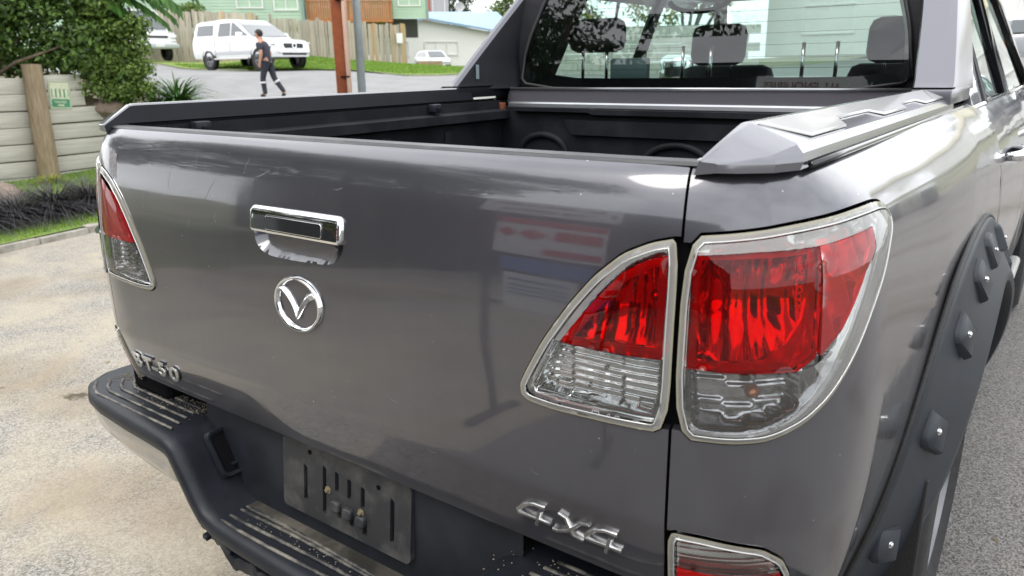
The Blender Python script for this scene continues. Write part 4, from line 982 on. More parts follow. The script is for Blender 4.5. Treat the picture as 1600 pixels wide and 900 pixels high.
def ground_mat(name, stone, sand, sand_lo, sand_hi, scale=2.0, bump=.5, fine=190):
    """chip-sealed surface: stone chips, sand drifts and dark stains"""
    m = bpy.data.materials.new(name); m.use_nodes = True; n = m.node_tree; p = n.nodes['Principled BSDF']; p.inputs['Roughness'].default_value = .85; l = n.links.new
    t = n.nodes.new('ShaderNodeTexCoord'); o = t.outputs['Object']
    v = n.nodes.new('ShaderNodeTexVoronoi'); v.inputs['Scale'].default_value = fine; l(o, v.inputs[0])
    bw = n.nodes.new('ShaderNodeRGBToBW'); l(v.outputs['Color'], bw.inputs[0])
    cr = n.nodes.new('ShaderNodeValToRGB'); e = cr.color_ramp.elements; e[0].position = .2; e[0].color = (*[c*.45 for c in stone], 1); e[1].position = .8; e[1].color = (*[c*1.5 for c in stone], 1); l(bw.outputs[0], cr.inputs[0])
    a = n.nodes.new('ShaderNodeTexNoise'); a.inputs['Scale'].default_value = scale; a.inputs['Detail'].default_value = 9; a.inputs['Roughness'].default_value = .68; a.inputs['Distortion'].default_value = .5; l(o, a.inputs[0])
    ar = n.nodes.new('ShaderNodeValToRGB'); ar.color_ramp.elements[0].position = sand_lo; ar.color_ramp.elements[1].position = sand_hi; l(a.outputs[0], ar.inputs[0])
    sc_ = n.nodes.new('ShaderNodeTexNoise'); sc_.inputs['Scale'].default_value = 60; sc_.inputs['Detail'].default_value = 4; l(o, sc_.inputs[0])
    sr = n.nodes.new('ShaderNodeValToRGB'); sr.color_ramp.elements[0].color = (*[c*.8 for c in sand], 1); sr.color_ramp.elements[1].color = (*[c*1.15 for c in sand], 1); l(sc_.outputs[0], sr.inputs[0])
    mx_ = n.nodes.new('ShaderNodeMixRGB'); l(ar.outputs[0], mx_.inputs[0]); l(cr.outputs[0], mx_.inputs[1]); l(sr.outputs[0], mx_.inputs[2])
    st = n.nodes.new('ShaderNodeTexNoise'); st.inputs['Scale'].default_value = .75; st.inputs['Detail'].default_value = 6; l(o, st.inputs[0])
    s2 = n.nodes.new('ShaderNodeValToRGB'); s2.color_ramp.elements[0].position = .50; s2.color_ramp.elements[0].color = (1, 1, 1, 1); s2.color_ramp.elements[1].position = .70; s2.color_ramp.elements[1].color = (.58, .52, .45, 1); l(st.outputs[0], s2.inputs[0])
    m3 = n.nodes.new('ShaderNodeMixRGB'); m3.blend_type = 'MULTIPLY'; m3.inputs[0].default_value = 1; l(mx_.outputs[0], m3.inputs[1]); l(s2.outputs[0], m3.inputs[2]); l(m3.outputs[0], p.inputs['Base Color'])
    b = n.nodes.new('ShaderNodeBump'); b.inputs['Strength'].default_value = bump; b.inputs['Distance'].default_value = .004; l(v.outputs['Distance'], b.inputs['Height']); l(b.outputs[0], p.inputs['Normal'])
    MATS[name] = m; return m
GRD = ground_mat('pale sandy chip seal', (.265, .25, .225), (.43, .37, .275), .38, .72, 1.5)
GRD2 = ground_mat('dark asphalt', (.175, .165, .155), (.28, .25, .21), .60, .85, 3.0)
ROADM = mat('road asphalt', (.215, .215, .215), .8, var=.10, vs=1.2, bump=.3, bs=120, dist=.003)
GRASSG = mat('lawn soil', (.11, .19, .03), .9, col2=(.22, .27, .06), vs=3)
EARTH = mat('bare ground', (.20, .18, .13), .95, col2=(.10, .13, .05), vs=.3, ramp=(.4, .6))
# base ground out to the horizon, a little lower than the draped surfaces
V = []; F = []; rings = [0, 3, 6, 9, 12, 16, 20, 25, 30, 36, 44, 55, 70, 90, 120, 170, 250, 400, 700]; na = 64
V.append((0, 0, -.06))
for r in rings[1:]:
    for j in range(na):
        a = 2*math.pi*j/na; x, y = r*math.cos(a), r*math.sin(a); V.append((x, y, terr(x, y)-(.06 if r < 8 else .35 if r < 70 else .12)))
for j in range(na): F.append((0, 1+j, 1+(j+1) % na))
for i in range(len(rings)-2):
    for j in range(na): F.append((1+i*na+j, 1+(i+1)*na+j, 1+(i+1)*na+(j+1) % na, 1+i*na+(j+1) % na))
o = MB().add(V, F).build('ground', EARTH, smooth=True); o['kind'] = 'structure'
KERB = [(-5.0, -1.4), (-5.75, .7), (-5.955, 1.441), (-6.16, 2.354), (-6.6, 3.6), (-7.6, 5.4), (-9.2, 7.6), (-11.5, 9.6)]
drape('forecourt', [(-.6, -9), (-.6, 5.0), (-7.4, 5.0)]+KERB[:5][::-1]+[(-5.2, -4), (-6.5, -9)], 0, .8, GRD)
drape('asphalt_yard', [(-.6, -9), (-.6, 5.0), (3, 16), (12, 16), (12, -9)], 0, .9, GRD2)
drape('road', [(-.6, 5.0), (-7.4, 5.0), (-7.62, 5.4), (-9.2, 7.6), (-11.5, 9.6), (-22, 8.0), (-40, 7.5), (-42, 12.5), (-29.5, 14.9), (-24, 15.9), (-20.6, 17.2), (-18.7, 19.6), (-17, 23), (-14, 31), (-4, 60), (8, 60), (2, 26), (3, 16)], .004, 1.1, ROADM)
# verge
drape('grass_verge', [(-42, 12.5), (-29.5, 14.9), (-24, 15.9), (-20.6, 17.2), (-18.7, 19.6), (-17, 23), (-14, 31), (-20, 40), (-30, 42), (-33, 30), (-29, 19), (-42, 18)], .05, 1.2, GRASSG)
BANK = [(x, y) for x, y in KERB]+[(-12.5, 8.6), (-10.3, 6.2), (-9.0, 4.2), (-8.85, 2.4), (-8.7, 0), (-8.2, -1.8)]
drape('grass_bank', BANK, .06, .35, GRASSG)
# concrete kerb stones
KM = mat('old concrete kerb', (.30, .28, .24), .9, var=.3, vs=9, bump=.5, bs=60, dist=.006)
pts = []
for (a, b), (c, d) in zip(KERB, KERB[1:]):
    l = math.hypot(c-a, d-b); n = max(1, round(l/.6)); pts += [(a+(c-a)*i/n, b+(d-b)*i/n) for i in range(n)]
pts.append(KERB[-1]); kr = empty('kerb', (0, 0, 0)); kr['kind'] = 'structure'; rnd = random.Random(2)
for (a, b), (c, d) in zip(pts, pts[1:]):
    l = math.hypot(c-a, d-b); m = MB(); m.box((0, 0, 0), (l-.012, .13, .16), bev=.012)
    o = m.build('kerb_stone', KM, kr, autos=40); o.location = ((a+c)/2, (b+d)/2, terr((a+c)/2, (b+d)/2)-.028+rnd.uniform(-.012, .010)); o.rotation_euler = (rnd.uniform(-.02, .02), 0, math.atan2(d-b, c-a))
# ------------------------------------------------------------------ plants
def leaf_mat(name, c1, c2, trans=.25):
    m = bpy.data.materials.new(name); m.use_nodes = True; n = m.node_tree; p = n.nodes['Principled BSDF']; p.inputs['Roughness'].default_value = .5; l = n.links.new
    p.inputs['Specular IOR Level'].default_value = .35
    g = n.nodes.new('ShaderNodeNewGeometry'); cr = n.nodes.new('ShaderNodeValToRGB'); cr.color_ramp.elements[0].color = (*c1, 1); cr.color_ramp.elements[1].color = (*c2, 1); l(g.outputs['Random Per Island'], cr.inputs[0])
    l(cr.outputs[0], p.inputs['Base Color']); t = n.nodes.new('ShaderNodeBsdfTranslucent'); l(cr.outputs[0], t.inputs[0]); mx_ = n.nodes.new('ShaderNodeMixShader'); mx_.inputs[0].default_value = trans
    o = n.nodes['Material Output']; l(p.outputs[0], mx_.inputs[1]); l(t.outputs[0], mx_.inputs[2]); l(mx_.outputs[0], o.inputs[0]); MATS[name] = m; return m
LF = leaf_mat('camellia leaves', (.020, .048, .010), (.14, .24, .045)); LF2 = leaf_mat('pale leaves', (.05, .10, .02), (.20, .30, .06)); LF3 = leaf_mat('yellow green leaves', (.10, .15, .02), (.36, .36, .05)); LFD = leaf_mat('dark tree leaves', (.015, .035, .01), (.06, .11, .03))
MONDO = leaf_mat('black mondo blades', (.018, .016, .020), (.10, .095, .10), .05); AGA = leaf_mat('strap leaves', (.020, .060, .012), (.09, .22, .035)); BARK = mat('bark', (.12, .09, .06), .9, var=.4, vs=20, bump=.6, bs=30)
GRS = leaf_mat('grass blades', (.09, .20, .02), (.28, .42, .07), .3); GRS2 = leaf_mat('yellowing weeds', (.16, .22, .03), (.42, .42, .06), .3)
def leaves(clumps, n, size, rnd, asp=.5, shell=.55):
    """leaf-sized faces through the volume of many clumps"""
    V = []; F = []; tot = sum(c[3]**2 for c in clumps)
    for cx, cy, cz, r, *e in clumps:
        k = int(n*r*r/tot); ez = e[0] if e else .85
        for _ in range(k):
            d = Vector((rnd.gauss(0, 1), rnd.gauss(0, 1), rnd.gauss(0, 1))).normalized(); q = r*(shell+(1-shell)*rnd.random())*(1+.15*math.sin(d.x*7+d.y*5)*math.cos(d.z*6))
            c = Vector((cx, cy, cz))+Vector((d.x*q, d.y*q, d.z*q*ez)); nr = (d+Vector((rnd.uniform(-.8, .8), rnd.uniform(-.8, .8), rnd.uniform(-.2, 1.0)))).normalized()
            a = nr.orthogonal().normalized(); a.rotate(Matrix.Rotation(rnd.uniform(0, 6.28), 3, nr)); b = nr.cross(a); s = size*rnd.uniform(.6, 1.3); k0 = len(V)
            V += [c-a*s, c+b*s*asp, c+a*s, c-b*s*asp]; F.append((k0, k0+1, k0+2, k0+3))
    return V, F
def clump_set(rnd, c, rx, ry, rz, n, r0, r1, zmin=None):
    o = []
    while len(o) < n:
        d = Vector((rnd.uniform(-1, 1), rnd.uniform(-1, 1), rnd.uniform(-1, 1)))
        if d.length > 1: continue
        p = (c[0]+d.x*rx, c[1]+d.y*ry, c[2]+d.z*rz)
        if zmin is not None and p[2] < zmin: continue
        o.append((*p, rnd.uniform(r0, r1)))
    return o
def bush(name, base, cl, n, size, m, label, cat, group=None, trunk=True, seed=1, nstem=5, trunk_r=.03):
    rnd = random.Random(seed); root = empty(name, base, 0, label, cat, group); b = Vector(base)
    V, F = leaves(cl, n, size, rnd, shell=.35 if name == 'camellia_bush' else .55); V = [Vector(v)-b for v in V]; MB().add(V, F).build('crown', m, root)
    t = MB(); top = max(c[2] for c in cl)
    for i in range(nstem):
        c = cl[rnd.randrange(len(cl))]; p = Vector(c[:3])-b; s = Vector((rnd.uniform(-.2, .2)*(nstem > 1), rnd.uniform(-.2, .2)*(nstem > 1), 0)); mid = s*.5+p*.5+Vector((rnd.uniform(-.1, .1), rnd.uniform(-.1, .1), p.z*.1)); t.tube([s, mid, p], [trunk_r, trunk_r*.7, trunk_r*.3], 7)
    t.build('stem' if trunk_r < .06 else 'trunk', BARK, root, smooth=True); return root
rnd = random.Random(21)
# raised garden soil held by the timber wall
gp_ = [(-9.06, -1.0), (-9.06, 3.9), (-8.95, 4.5), (-8.75, 5.15), (-9.6, 5.9), (-11.5, 6.3), (-15, 6), (-15, -1)]; gz = [1.22, 1.15, .98, .86, .80, 1.0, 1.5, 1.5]
V = [(x, y, z) for (x, y), z in zip(gp_, gz)]+[(x, y, -.1) for x, y in gp_]+[(-11, 3, 1.45)]; F = [(i, (i+1) % 8, 16) for i in range(8)]+[(i, i+8, (i+1) % 8+8, (i+1) % 8) for i in range(8)]
o = MB().add(V, F).build('garden_soil', mat('garden soil', (.09, .07, .045), .95, col2=(.16, .13, .07), vs=8, bump=.5, bs=20, dist=.02), fixn=True); o['kind'] = 'structure'
# big camellia hedge over the wall
cl = clump_set(rnd, (-9.75, 2.7, 2.3), .7, 1.2, .9, 40, .26, .38, 1.65)
for i in range(9):
    for j in range(6):
        t = i/8*.72; q = .12*(j % 2)*.3; cl.append((-10.15+1.75*t+rnd.uniform(-.12, .12), 2.75+1.62*t+rnd.uniform(-.1, .1), 1.60+j*.26+rnd.uniform(-.06, .06), rnd.uniform(.20, .30)))
bush('camellia_bush', (-9.6, 2.9, 1.15), cl, 46000, .038, LF, 'big dark green leafy bush spilling over the timber wall, above the round post', 'bush', seed=3, nstem=9)
cl = clump_set(rnd, (-8.93, 4.24, 1.74), .26, .34, .80, 34, .15, .25, 1.15)
for i in range(5):
    for j in range(4): cl.append((-8.97+i*.10+rnd.uniform(-.05, .05), 4.00+i*.11, 1.22+j*.25+rnd.uniform(-.05, .05), rnd.uniform(.14, .22)))
bush('camellia_bush', (-9.25, 4.4, 1.0), cl, 19000, .030, LF2, 'paler sparse bush hanging down past the end of the timber wall', 'bush', seed=4, nstem=7)
# fronds overhanging at the top
def frond(m, p0, d, L_, droop, nl=22, ll=.22, rnd=rnd):
    p0 = Vector(p0); d = Vector(d).normalized(); P = []
    for i in range(nl+1):
        t = i/nl; P.append(p0+d*L_*t+Vector((0, 0, -droop*t*t)))
    m.tube(P, [.010*(1-i/nl*.7) for i in range(nl+1)], 4)
    for i in range(2, nl):
        t = (P[i+1]-P[i-1]).normalized(); sd = t.cross(Vector((0, 0, 1))).normalized(); l_ = ll*math.sin(min(1, (i/nl)*1.2+.15)*math.pi*.8+.3)
        for s in (-1, 1):
            a = P[i]; tip = a+sd*s*l_*.8+t*l_*.6+Vector((0, 0, -.08-rnd.random()*.05)); w_ = t*.022
            m.add([a-w_, a+w_, tip*.45+a*.55+w_*1.3, tip, tip*.45+a*.55-w_*1.3], [(0, 1, 2, 3, 4)])
fr = empty('tree_fern', (-9.9, 4.0, .6), 0, 'green fern fronds arching out over the street above the bush', 'fern')
for (p, d, l_, dr) in (((-9.45, 4.6, 2.72), (.30, 1, -.02), 1.15, .30), ((-9.5, 4.5, 2.75), (.55, .9, -.08), 1.0, .45), ((-9.5, 4.6, 2.95), (.15, 1, .02), 1.25, .42), ((-9.55, 4.3, 2.9), (.6, .6, .0), .8, .5), ((-9.4, 4.55, 2.62), (.42, 1, -.25), .85, .35), ((-8.95, 4.22, 2.55), (.8, .6, -.05), .95, .28), ((-8.95, 4.25, 2.45), (.75, .65, -.22), .80, .30), ((-9.0, 4.2, 2.62), (.85, .5, .10), .85, .42), ((-8.9, 4.2, 2.40), (.6, .55, -.55), .60, .15), ((-9.0, 4.3, 2.50), (.6, .8, .0), .90, .35)):
    m = MB(); frond(m, Vector(p)-Vector((-9.9, 4.0, .6)), d, l_, dr); m.build('frond', AGA, fr)
m = MB(); m.tube([(0, 0, 0), (.1, .1, 1.2), (.38, .5, 2.3)], [.09, .08, .07], 8); m.build('trunk', BARK, fr, smooth=True)
def strap_clump(name, base, n, L_, wd, m, label, cat, group=None, seed=0, upright=.8, parent=None):
    r = random.Random(seed); M_ = MB()
    for i in range(n):
        a = r.uniform(0, 6.283); l_ = L_*r.uniform(.6, 1.15); e = r.uniform(.25, 1.0)*upright; d = Vector((math.cos(a), math.sin(a), 0)); sd = Vector((-d.y, d.x, 0)); p = d*r.uniform(0, .07)+sd*r.uniform(-.05, .05); k = len(M_.v); V = []
        dz = math.sin(e*1.5); dh = math.cos(e*1.5)
        for j in range(5):
            t = j/4; q = p+d*(dh*l_*t+.25*l_*t*t)+Vector((0, 0, dz*l_*t-.55*l_*t*t*(1.2-e*.5))); w_ = wd*(1-t*.85)
            V += [q-sd*w_, q+sd*w_]
        M_.add(V, [(2*j, 2*j+1, 2*j+3, 2*j+2) for j in range(4)])
    root = M_.build(name, m); root.location = base; tag(root, label, cat, group); return root
g_ = 'strap-leaved plants at the roadside beyond the truck bed'
strap_clump('strap_leaf_plant', (-8.72, 4.93, .97), 340, .86, .016, AGA, 'big clump of arching green strap leaves at the street corner beyond the bush', 'plant', None, 5)
strap_clump('strap_leaf_plant', (-8.62, 4.62, .95), 170, .50, .014, AGA, 'smaller clump of green strap leaves tucked against the pale bush', 'plant', None, 6)
# black mondo grass row
mg = 'black grass clumps along the kerb'; ordn = ('first', 'second', 'third', 'fourth', 'fifth', 'sixth', 'seventh', 'eighth', 'ninth')
spots = [(-6.72, .45, .46), (-6.72, .86, .52), (-6.70, 1.26, .48), (-6.80, 1.66, .56), (-6.85, 2.06, .50), (-6.95, 2.46, .58), (-7.05, 2.86, .52), (-7.2, 3.24, .42), (-7.35, 3.62, .38)]
for i, (x, y, l_) in enumerate(spots):
    strap_clump('black_grass_clump', (x, y, terr(x, y)+.07), 760, l_*1.2, .0055, MONDO, 'tufted black grass clump, %s from the left in the row along the kerb' % ordn[i], 'grass clump', mg, 30+i, .8)
for i, (x, y, l_) in enumerate(((-7.0, 1.62, .36), (-6.8, .75, .34), (-7.55, 3.2, .28))):
    strap_clump('green_grass_clump', (x, y, terr(x, y)+.06), 170, l_, .006, GRS2 if i == 2 else AGA, ['green tuft growing among the black grass, nearer the kerb', 'green tuft at the left end of the black grass', 'yellowish weed tuft below the round post'][i], 'grass clump', None, 60+i)
strap_clump('green_grass_clump', (-8.4, 3.05, .22), 160, .20, .008, GRS2, 'low yellow weeds at the foot of the round post', 'weeds', None, 70)
# lawn blades on the bank and verge
def lawn(name, poly, n, hgt, off, m, lbl, seed, wd=.004):
    r = random.Random(seed); xs = [p[0] for p in poly]; ys = [p[1] for p in poly]; V = []; F = []
    while len(F) < n:
        x = r.uniform(min(xs), max(xs)); y = r.uniform(min(ys), max(ys))
        if not pip(x, y, poly): continue
        z = terr(x, y)+off; h = hgt*r.uniform(.5, 1.2); a = r.uniform(0, 6.28); k = len(V); dx, dy = math.cos(a)*wd, math.sin(a)*wd
        V += [(x-dx, y-dy, z), (x+dx, y+dy, z), (x+r.uniform(-1, 1)*h*.6, y+r.uniform(-1, 1)*h*.6, z+h)]; F.append((k, k+1, k+2))
    o = MB().add(V, F).build(name, m); tag(o, lbl, 'grass', None, 'stuff')
lawn('kerbside_grass', inset(BANK if area2(BANK) > 0 else BANK[::-1], .03), 52000, .045, .055, GRS, 'short bright green grass on the bank below the timber wall', 1)
lawn('verge_grass', [(-27, 15.6), (-24, 16.1), (-20.8, 17.4), (-18.9, 19.8), (-17.3, 23.2), (-19, 28), (-24.3, 24.6), (-25.2, 19.6)], 30000, .08, .05, GRS, 'bright green grass verge between the street and the paling fence', 2, .02)
# ------------------------------------------------------------------ timber retaining wall, post, sign
TIMB = mat('weathered pale timber', (.42, .40, .34), .85, col2=(.60, .58, .51), vs=5, stretch=(9, .6, 9), ramp=(.3, .7), bump=.5, bs=60, dist=.004)
POSTM = mat('round post timber', (.22, .165, .10), .85, col2=(.33, .26, .17), vs=7, stretch=(6, 6, .8), bump=.4, bs=30, dist=.004)
WA, WB = Vector((-9.02, 1.2, 0)), Vector((-8.98, 4.05, 0))
wall = empty('timber_retaining_wall', (WA.x, WA.y, .1), 0, 'low retaining wall of weathered horizontal timber boards behind the black grass', 'retaining wall')
def board(y0, y1, z0, z1, x=-9.0, tilt=0, dx=0):
    m = MB(); m.box((0, 0, 0), (.05, y1-y0, z1-z0-.010), bev=.006); o = m.build('board', TIMB, wall, autos=40); o.location = (x+dx-WA.x, (y0+y1)/2-WA.y, (z0+z1)/2-.1); o.rotation_euler = (tilt, 0, 0)
rb = random.Random(9)
for k in range(7):
    z0 = .06+k*.192; board(.4, 3.26, z0, z0+.192, tilt=-.012+rb.uniform(-.004, .004), dx=rb.uniform(-.01, .01))
    ye = 4.30 if k < 4 else (4.05 if k < 5 else 3.86)
    board(3.265, ye, z0+.012, z0+.200, tilt=.012+rb.uniform(-.006, .006), dx=rb.uniform(-.012, .012))
m = MB(); m.tube([(.0, .0, -.2), (.01, .0, .6), (.0, 0, 1.45)], [.118, .112, .105], 20); po = m.build('round_post', POSTM, wall, autos=40); po.location = (-8.86-WA.x, 3.24-WA.y, -.02); po.rotation_euler = (R(-2), R(-2), 0)
m = MB(); m.box((0, 0, 0), (.10, 1.0, .06), bev=.02)
# notice on the wall: cream with green pickets and green band
SG = mat('sign green', (.05, .24, .12), .5, var=.15, vs=20); SCR_ = mat('sign cream', (.60, .62, .45), .5, var=.08, vs=20)
sgn = empty('notice_sign', (-8.955, 3.57, 1.17), 0, 'small cream and green notice with a picket emblem on the timber wall', 'sign'); sgn.rotation_euler = (R(-4), 0, 0)
m = MB(); p = rrect(-.125, -.165, .125, .165, .018); m.prism(p, -.006, .0, 'X'); m.build('plate', SCR_, sgn, fixn=True)
m = MB(); ring = inset(rrect(-.125, -.165, .125, .165, .018), .008); n = len(ring); r2 = inset(ring, .006); m.add([(.0015, y, z) for y, z in ring]+[(.0015, y, z) for y, z in r2], [(i, (i+1) % n, n+(i+1) % n, n+i) for i in range(n)]); m.build('border', SG, sgn, fixn=True)
m = MB(); m.box((.001, 0, .025), (.003, .19, .095)); m.build('green_panel', SG, sgn)
for i in range(4):
    m = MB(); m.prism([(-.088+i*.048, -.030), (-.058+i*.048, -.030), (-.058+i*.048, .075), (-.073+i*.048, .092), (-.088+i*.048, .075)], -.001, .006, 'X'); m.build('picket', SCR_, sgn, fixn=True)
m = MB(); m.prism(rrect(-.102, -.140, .102, -.045, .012, 3), .001, .003, 'X'); m.build('band', SG, sgn, fixn=True)
m = MB(); m.box((.0045, 0, -.072), (.002, .15, .006)); m.box((.0045, 0, -.088), (.002, .13, .006)); m.box((.0045, 0, -.118), (.002, .07, .018)); m.build('lettering', SCR_, sgn)
# broad flat rock left of the post
def rock(name, c, d, seed, label):
    bm = bmesh.new(); bmesh.ops.create_icosphere(bm, subdivisions=3, radius=1); r = random.Random(seed); ph = [r.uniform(0, 6) for _ in range(6)]
    for v in bm.verts:
        q = 1+.13*math.sin(v.co.x*3+ph[0])*math.cos(v.co.y*4+ph[1])+.07*math.sin(v.co.z*7+ph[2]+v.co.x*5); v.co = Vector((v.co.x*d[0]*q, v.co.y*d[1]*q, v.co.z*d[2]*q))
    me = bpy.data.meshes.new(name); bm.to_mesh(me); bm.free(); me.materials.append(MATS['rock'] if 'rock' in MATS else mat('rock', (.26, .20, .16), .9, var=.3, vs=6, bump=.8, bs=20, dist=.02)); o = bpy.data.objects.new(name, me); COL.objects.link(o); o.location = c
    for p in me.polygons: p.use_smooth = True
    tag(o, label, 'rock')
rock('rock', (-8.2, 1.95, .17), (.55, .75, .20), 1, 'broad flat brown rock in the bed left of the round post')
rock('rock', (-9.0, 4.18, .98), (.20, .22, .13), 2, 'pale rounded rock at the end of the wall under the sparse bush')
rock('rock', (-7.9, .9, .16), (.45, .5, .2), 3, 'brown rock at the left edge behind the black grass')
# ------------------------------------------------------------------ poles
RUSTP = mat('rusted paint pole', (.30, .075, .02), .7, col2=(.17, .04, .015), vs=6, ramp=(.35, .7), bump=.2, bs=40)
PP = (-7.75, 7.0)
pz = terr(*PP)
rp_ = empty('rusty_pole', (PP[0], PP[1], pz), R(38), 'tall square pole of rusty orange brown steel standing at the road edge', 'pole')
m = MB(); m.box((0, 0, 2.6), (.175, .175, 5.2), bev=.012); m.build('shaft', RUSTP, rp_, autos=40)
m = MB(); m.tube([(.105, -.115, 0), (.105, -.115, 5.1)], .034, 10); m.build('pink_pipe', mat('pink plastic pipe', (.80, .54, .43), .5, var=.06, vs=4), rp_, smooth=True)
for z in (.75, 1.0, 2.05, 3.0): m = MB(); m.box((.06, -.1, z), (.13, .11, .02)); m.build('strap', BLACK, rp_)
gp = empty('steel_pole', (-7.42, 7.05, pz), 0, 'slim round galvanised steel pole beside the rusty pole', 'pole')
m = MB(); m.tube([(0, 0, 0), (0, 0, 5.0)], .058, 14); m.build('shaft', mat('galvanised steel', (.36, .40, .42), .42, .7, var=.1, vs=5), gp, smooth=True)
m = MB(); m.box((0, 0, .01), (.22, .22, .02), bev=.003); m.build('base_plate', MATS['galvanised steel'], gp)
# ------------------------------------------------------------------ paling fence
PAL = [mat('grey paling', (.36, .31, .24), .9, col2=(.50, .45, .37), vs=2.2, stretch=(5, 5, .6), bump=.3, bs=30), mat('weathered paling', (.27, .24, .19), .9, col2=(.42, .38, .31), vs=2.6, stretch=(5, 5, .6), bump=.3, bs=30), mat('orange stained paling', (.46, .29, .12), .9, col2=(.42, .36, .27), vs=1.6, stretch=(5, 5, .6), bump=.3, bs=30)]
def paling_fence(name, A, B, zt0, zt1, label, n, seed, back=.0):
    A = Vector(A); B = Vector(B); d = B-A; L_ = d.length; ang = math.atan2(d.y, d.x); r = random.Random(seed); root = empty(name, (A.x, A.y, terr(A.x, A.y)), ang, label, 'fence'); zb = terr(A.x, A.y)
    mesh = []
    for k in range(5):
        m = MB(); h = 1; t = MB(); t.box((0, 0, .5), (1, 1, 1)); mesh.append(t)
    w0 = L_/n
    for i in range(n):
        t = (i+.5)/n; x, y = A.x+d.x*t, A.y+d.y*t; g = terr(x, y)+.03; ht = (zt0+(zt1-zt0)*t)-g+r.uniform(-.05, .05); wd = w0*r.uniform(.82, .96); tl = r.uniform(-.012, .012); m_ = PAL[r.choice((0, 0, 1, 1, 2 if t > .45 else 0))]
        m = MB(); m.prism([(-wd/2, 0), (wd/2, 0), (wd/2+tl*.5, ht-.02*r.random()), (-wd/2+tl*.5, ht)], -.009, .009)
        o = m.build('paling', m_, root, fixn=True); o.location = (L_*t, r.uniform(-.008, .008)+(.02 if i % 2 else 0), g-zb); o.rotation_euler = (0, tl, 0)
    for q in (.25, .8):
        m = MB(); m.add(*loft([[(L_*t, .03, terr(A.x+d.x*t, A.y+d.y*t)-zb+q*1.6+a), (L_*t, .08, terr(A.x+d.x*t, A.y+d.y*t)-zb+q*1.6+a)] for t in (0, .25, .5, .75, 1) for a in (0,)], closed=False)); m.build('rail', PAL[1], root)
    for t in (0, .33, .66, 1.0):
        m = MB(); g = terr(A.x+d.x*t, A.y+d.y*t)-zb; m.box((L_*t, .09, g+.85), (.09, .09, 1.7)); m.build('post', PAL[1], root)
    return root
paling_fence('paling_fence', (-25.5, 19.2), (-23.72, 24.95), 3.42, 3.28, 'weathered vertical paling fence on the verge behind the white pickup truck and the poles', 46, 4)
paling_fence('paling_fence', (-33.5, 17.6), (-26.2, 19.0), 4.15, 3.62, 'paling fence piece seen behind the canopy of the white pickup truck', 40, 5)
m = MB(); m.box((0, 0, 0), (.30, .012, .42), bev=.003); nb = m.build('notice_board', mat('white board', (.78, .78, .76), .5)); nb.location = (-23.70, 24.55, 2.70); nb.rotation_euler = (0, 0, math.atan2(5.75, 1.78)); tag(nb, 'small blank white board near the right end of the paling fence', 'sign')
# ------------------------------------------------------------------ houses
WHITE = mat('white trim', (.74, .74, .72), .5); PANE = mat('dark window pane', (.10, .12, .13), .06, 0, coat=1); CURT = mat('pale curtain', (.50, .50, .52), .8)
MINT = mat('mint weatherboard', (.40, .54, .41), .6, var=.06, vs=1); DECKO = mat('orange brown deck timber', (.40, .16, .055), .7, var=.25, vs=3, stretch=(6, 6, .6)); TEALG = mat('grey green trim', (.22, .30, .27), .6)
def wbox(parent, x0, x1, z0, z1, y=0, m=MINT, step=.15, name='weatherboard_wall'):
    b = MB(); z = z0
    while z < z1-.01:
        h = min(step, z1-z); b.add([(x0, y, z+h), (x1, y, z+h), (x1, y-.022, z), (x0, y-.022, z), (x0, y+.1, z+h), (x1, y+.1, z+h), (x1, y+.1, z), (x0, y+.1, z)], [(0, 3, 2, 1), (3, 7, 6, 2), (0, 4, 7, 3), (1, 2, 6, 5)]); z += step
    return b.build(name, m, parent)
def window(parent, x0, x1, z0, z1, y, mull=1, curtain=True):
    f = MB(); t = .07
    for a in ((x0-t, x0), (x1, x1+t)): f.box(((a[0]+a[1])/2, y-.03, (z0+z1)/2), (t, .07, z1-z0+2*t))
    for a in ((z0-t, z0), (z1, z1+t)): f.box(((x0+x1)/2, y-.032, (a[0]+a[1])/2), (x1-x0, .074, t))
    for k in range(mull): xx = x0+(x1-x0)*(k+1)/(mull+1); f.box((xx, y-.025, (z0+z1)/2), (.05, .05, z1-z0))
    fo = f.build('window', WHITE, parent); p = MB(); p.box(((x0+x1)/2, y+.02, (z0+z1)/2), (x1-x0, .01, z1-z0)); p.build('pane', PANE, fo)
    if curtain:
        c = MB(); c.box(((x0+x1)/2, y+.012, z0+(z1-z0)*.28), ((x1-x0)*.96, .004, (z1-z0)*.5)); c.build('curtain', CURT, fo)
    return fo
# green house: a long wall facing the street; local x runs along the wall, local -y faces the camera
gA = Vector((-37.45, 21.1)); gB = Vector((-32.75, 26.7)); ang = math.atan2(gB.y-gA.y, gB.x-gA.x); Lg = (gB-gA).length
gh = empty('green_house', (gA.x, gA.y, 3.28), ang, 'mint green weatherboard house with white windows and an orange timber deck', 'house')
wbox(gh, -9, Lg, -.6, 5.0, 0)
def gx_(p, q=(0, 0)): return ((Vector(p)-gA).length)
window(gh, 4.1, 5.3, 1.30, 3.0, 0, 1); window(gh, 5.95, 7.05, 1.20, 3.0, 0, 1); window(gh, -3, -1.5, 1.4, 3.0, 0, 1)
m = MB(); m.box((Lg+.03, -.03, 2.2), (.14, .14, 5.6)); m.build('corner_board', TEALG, gh)
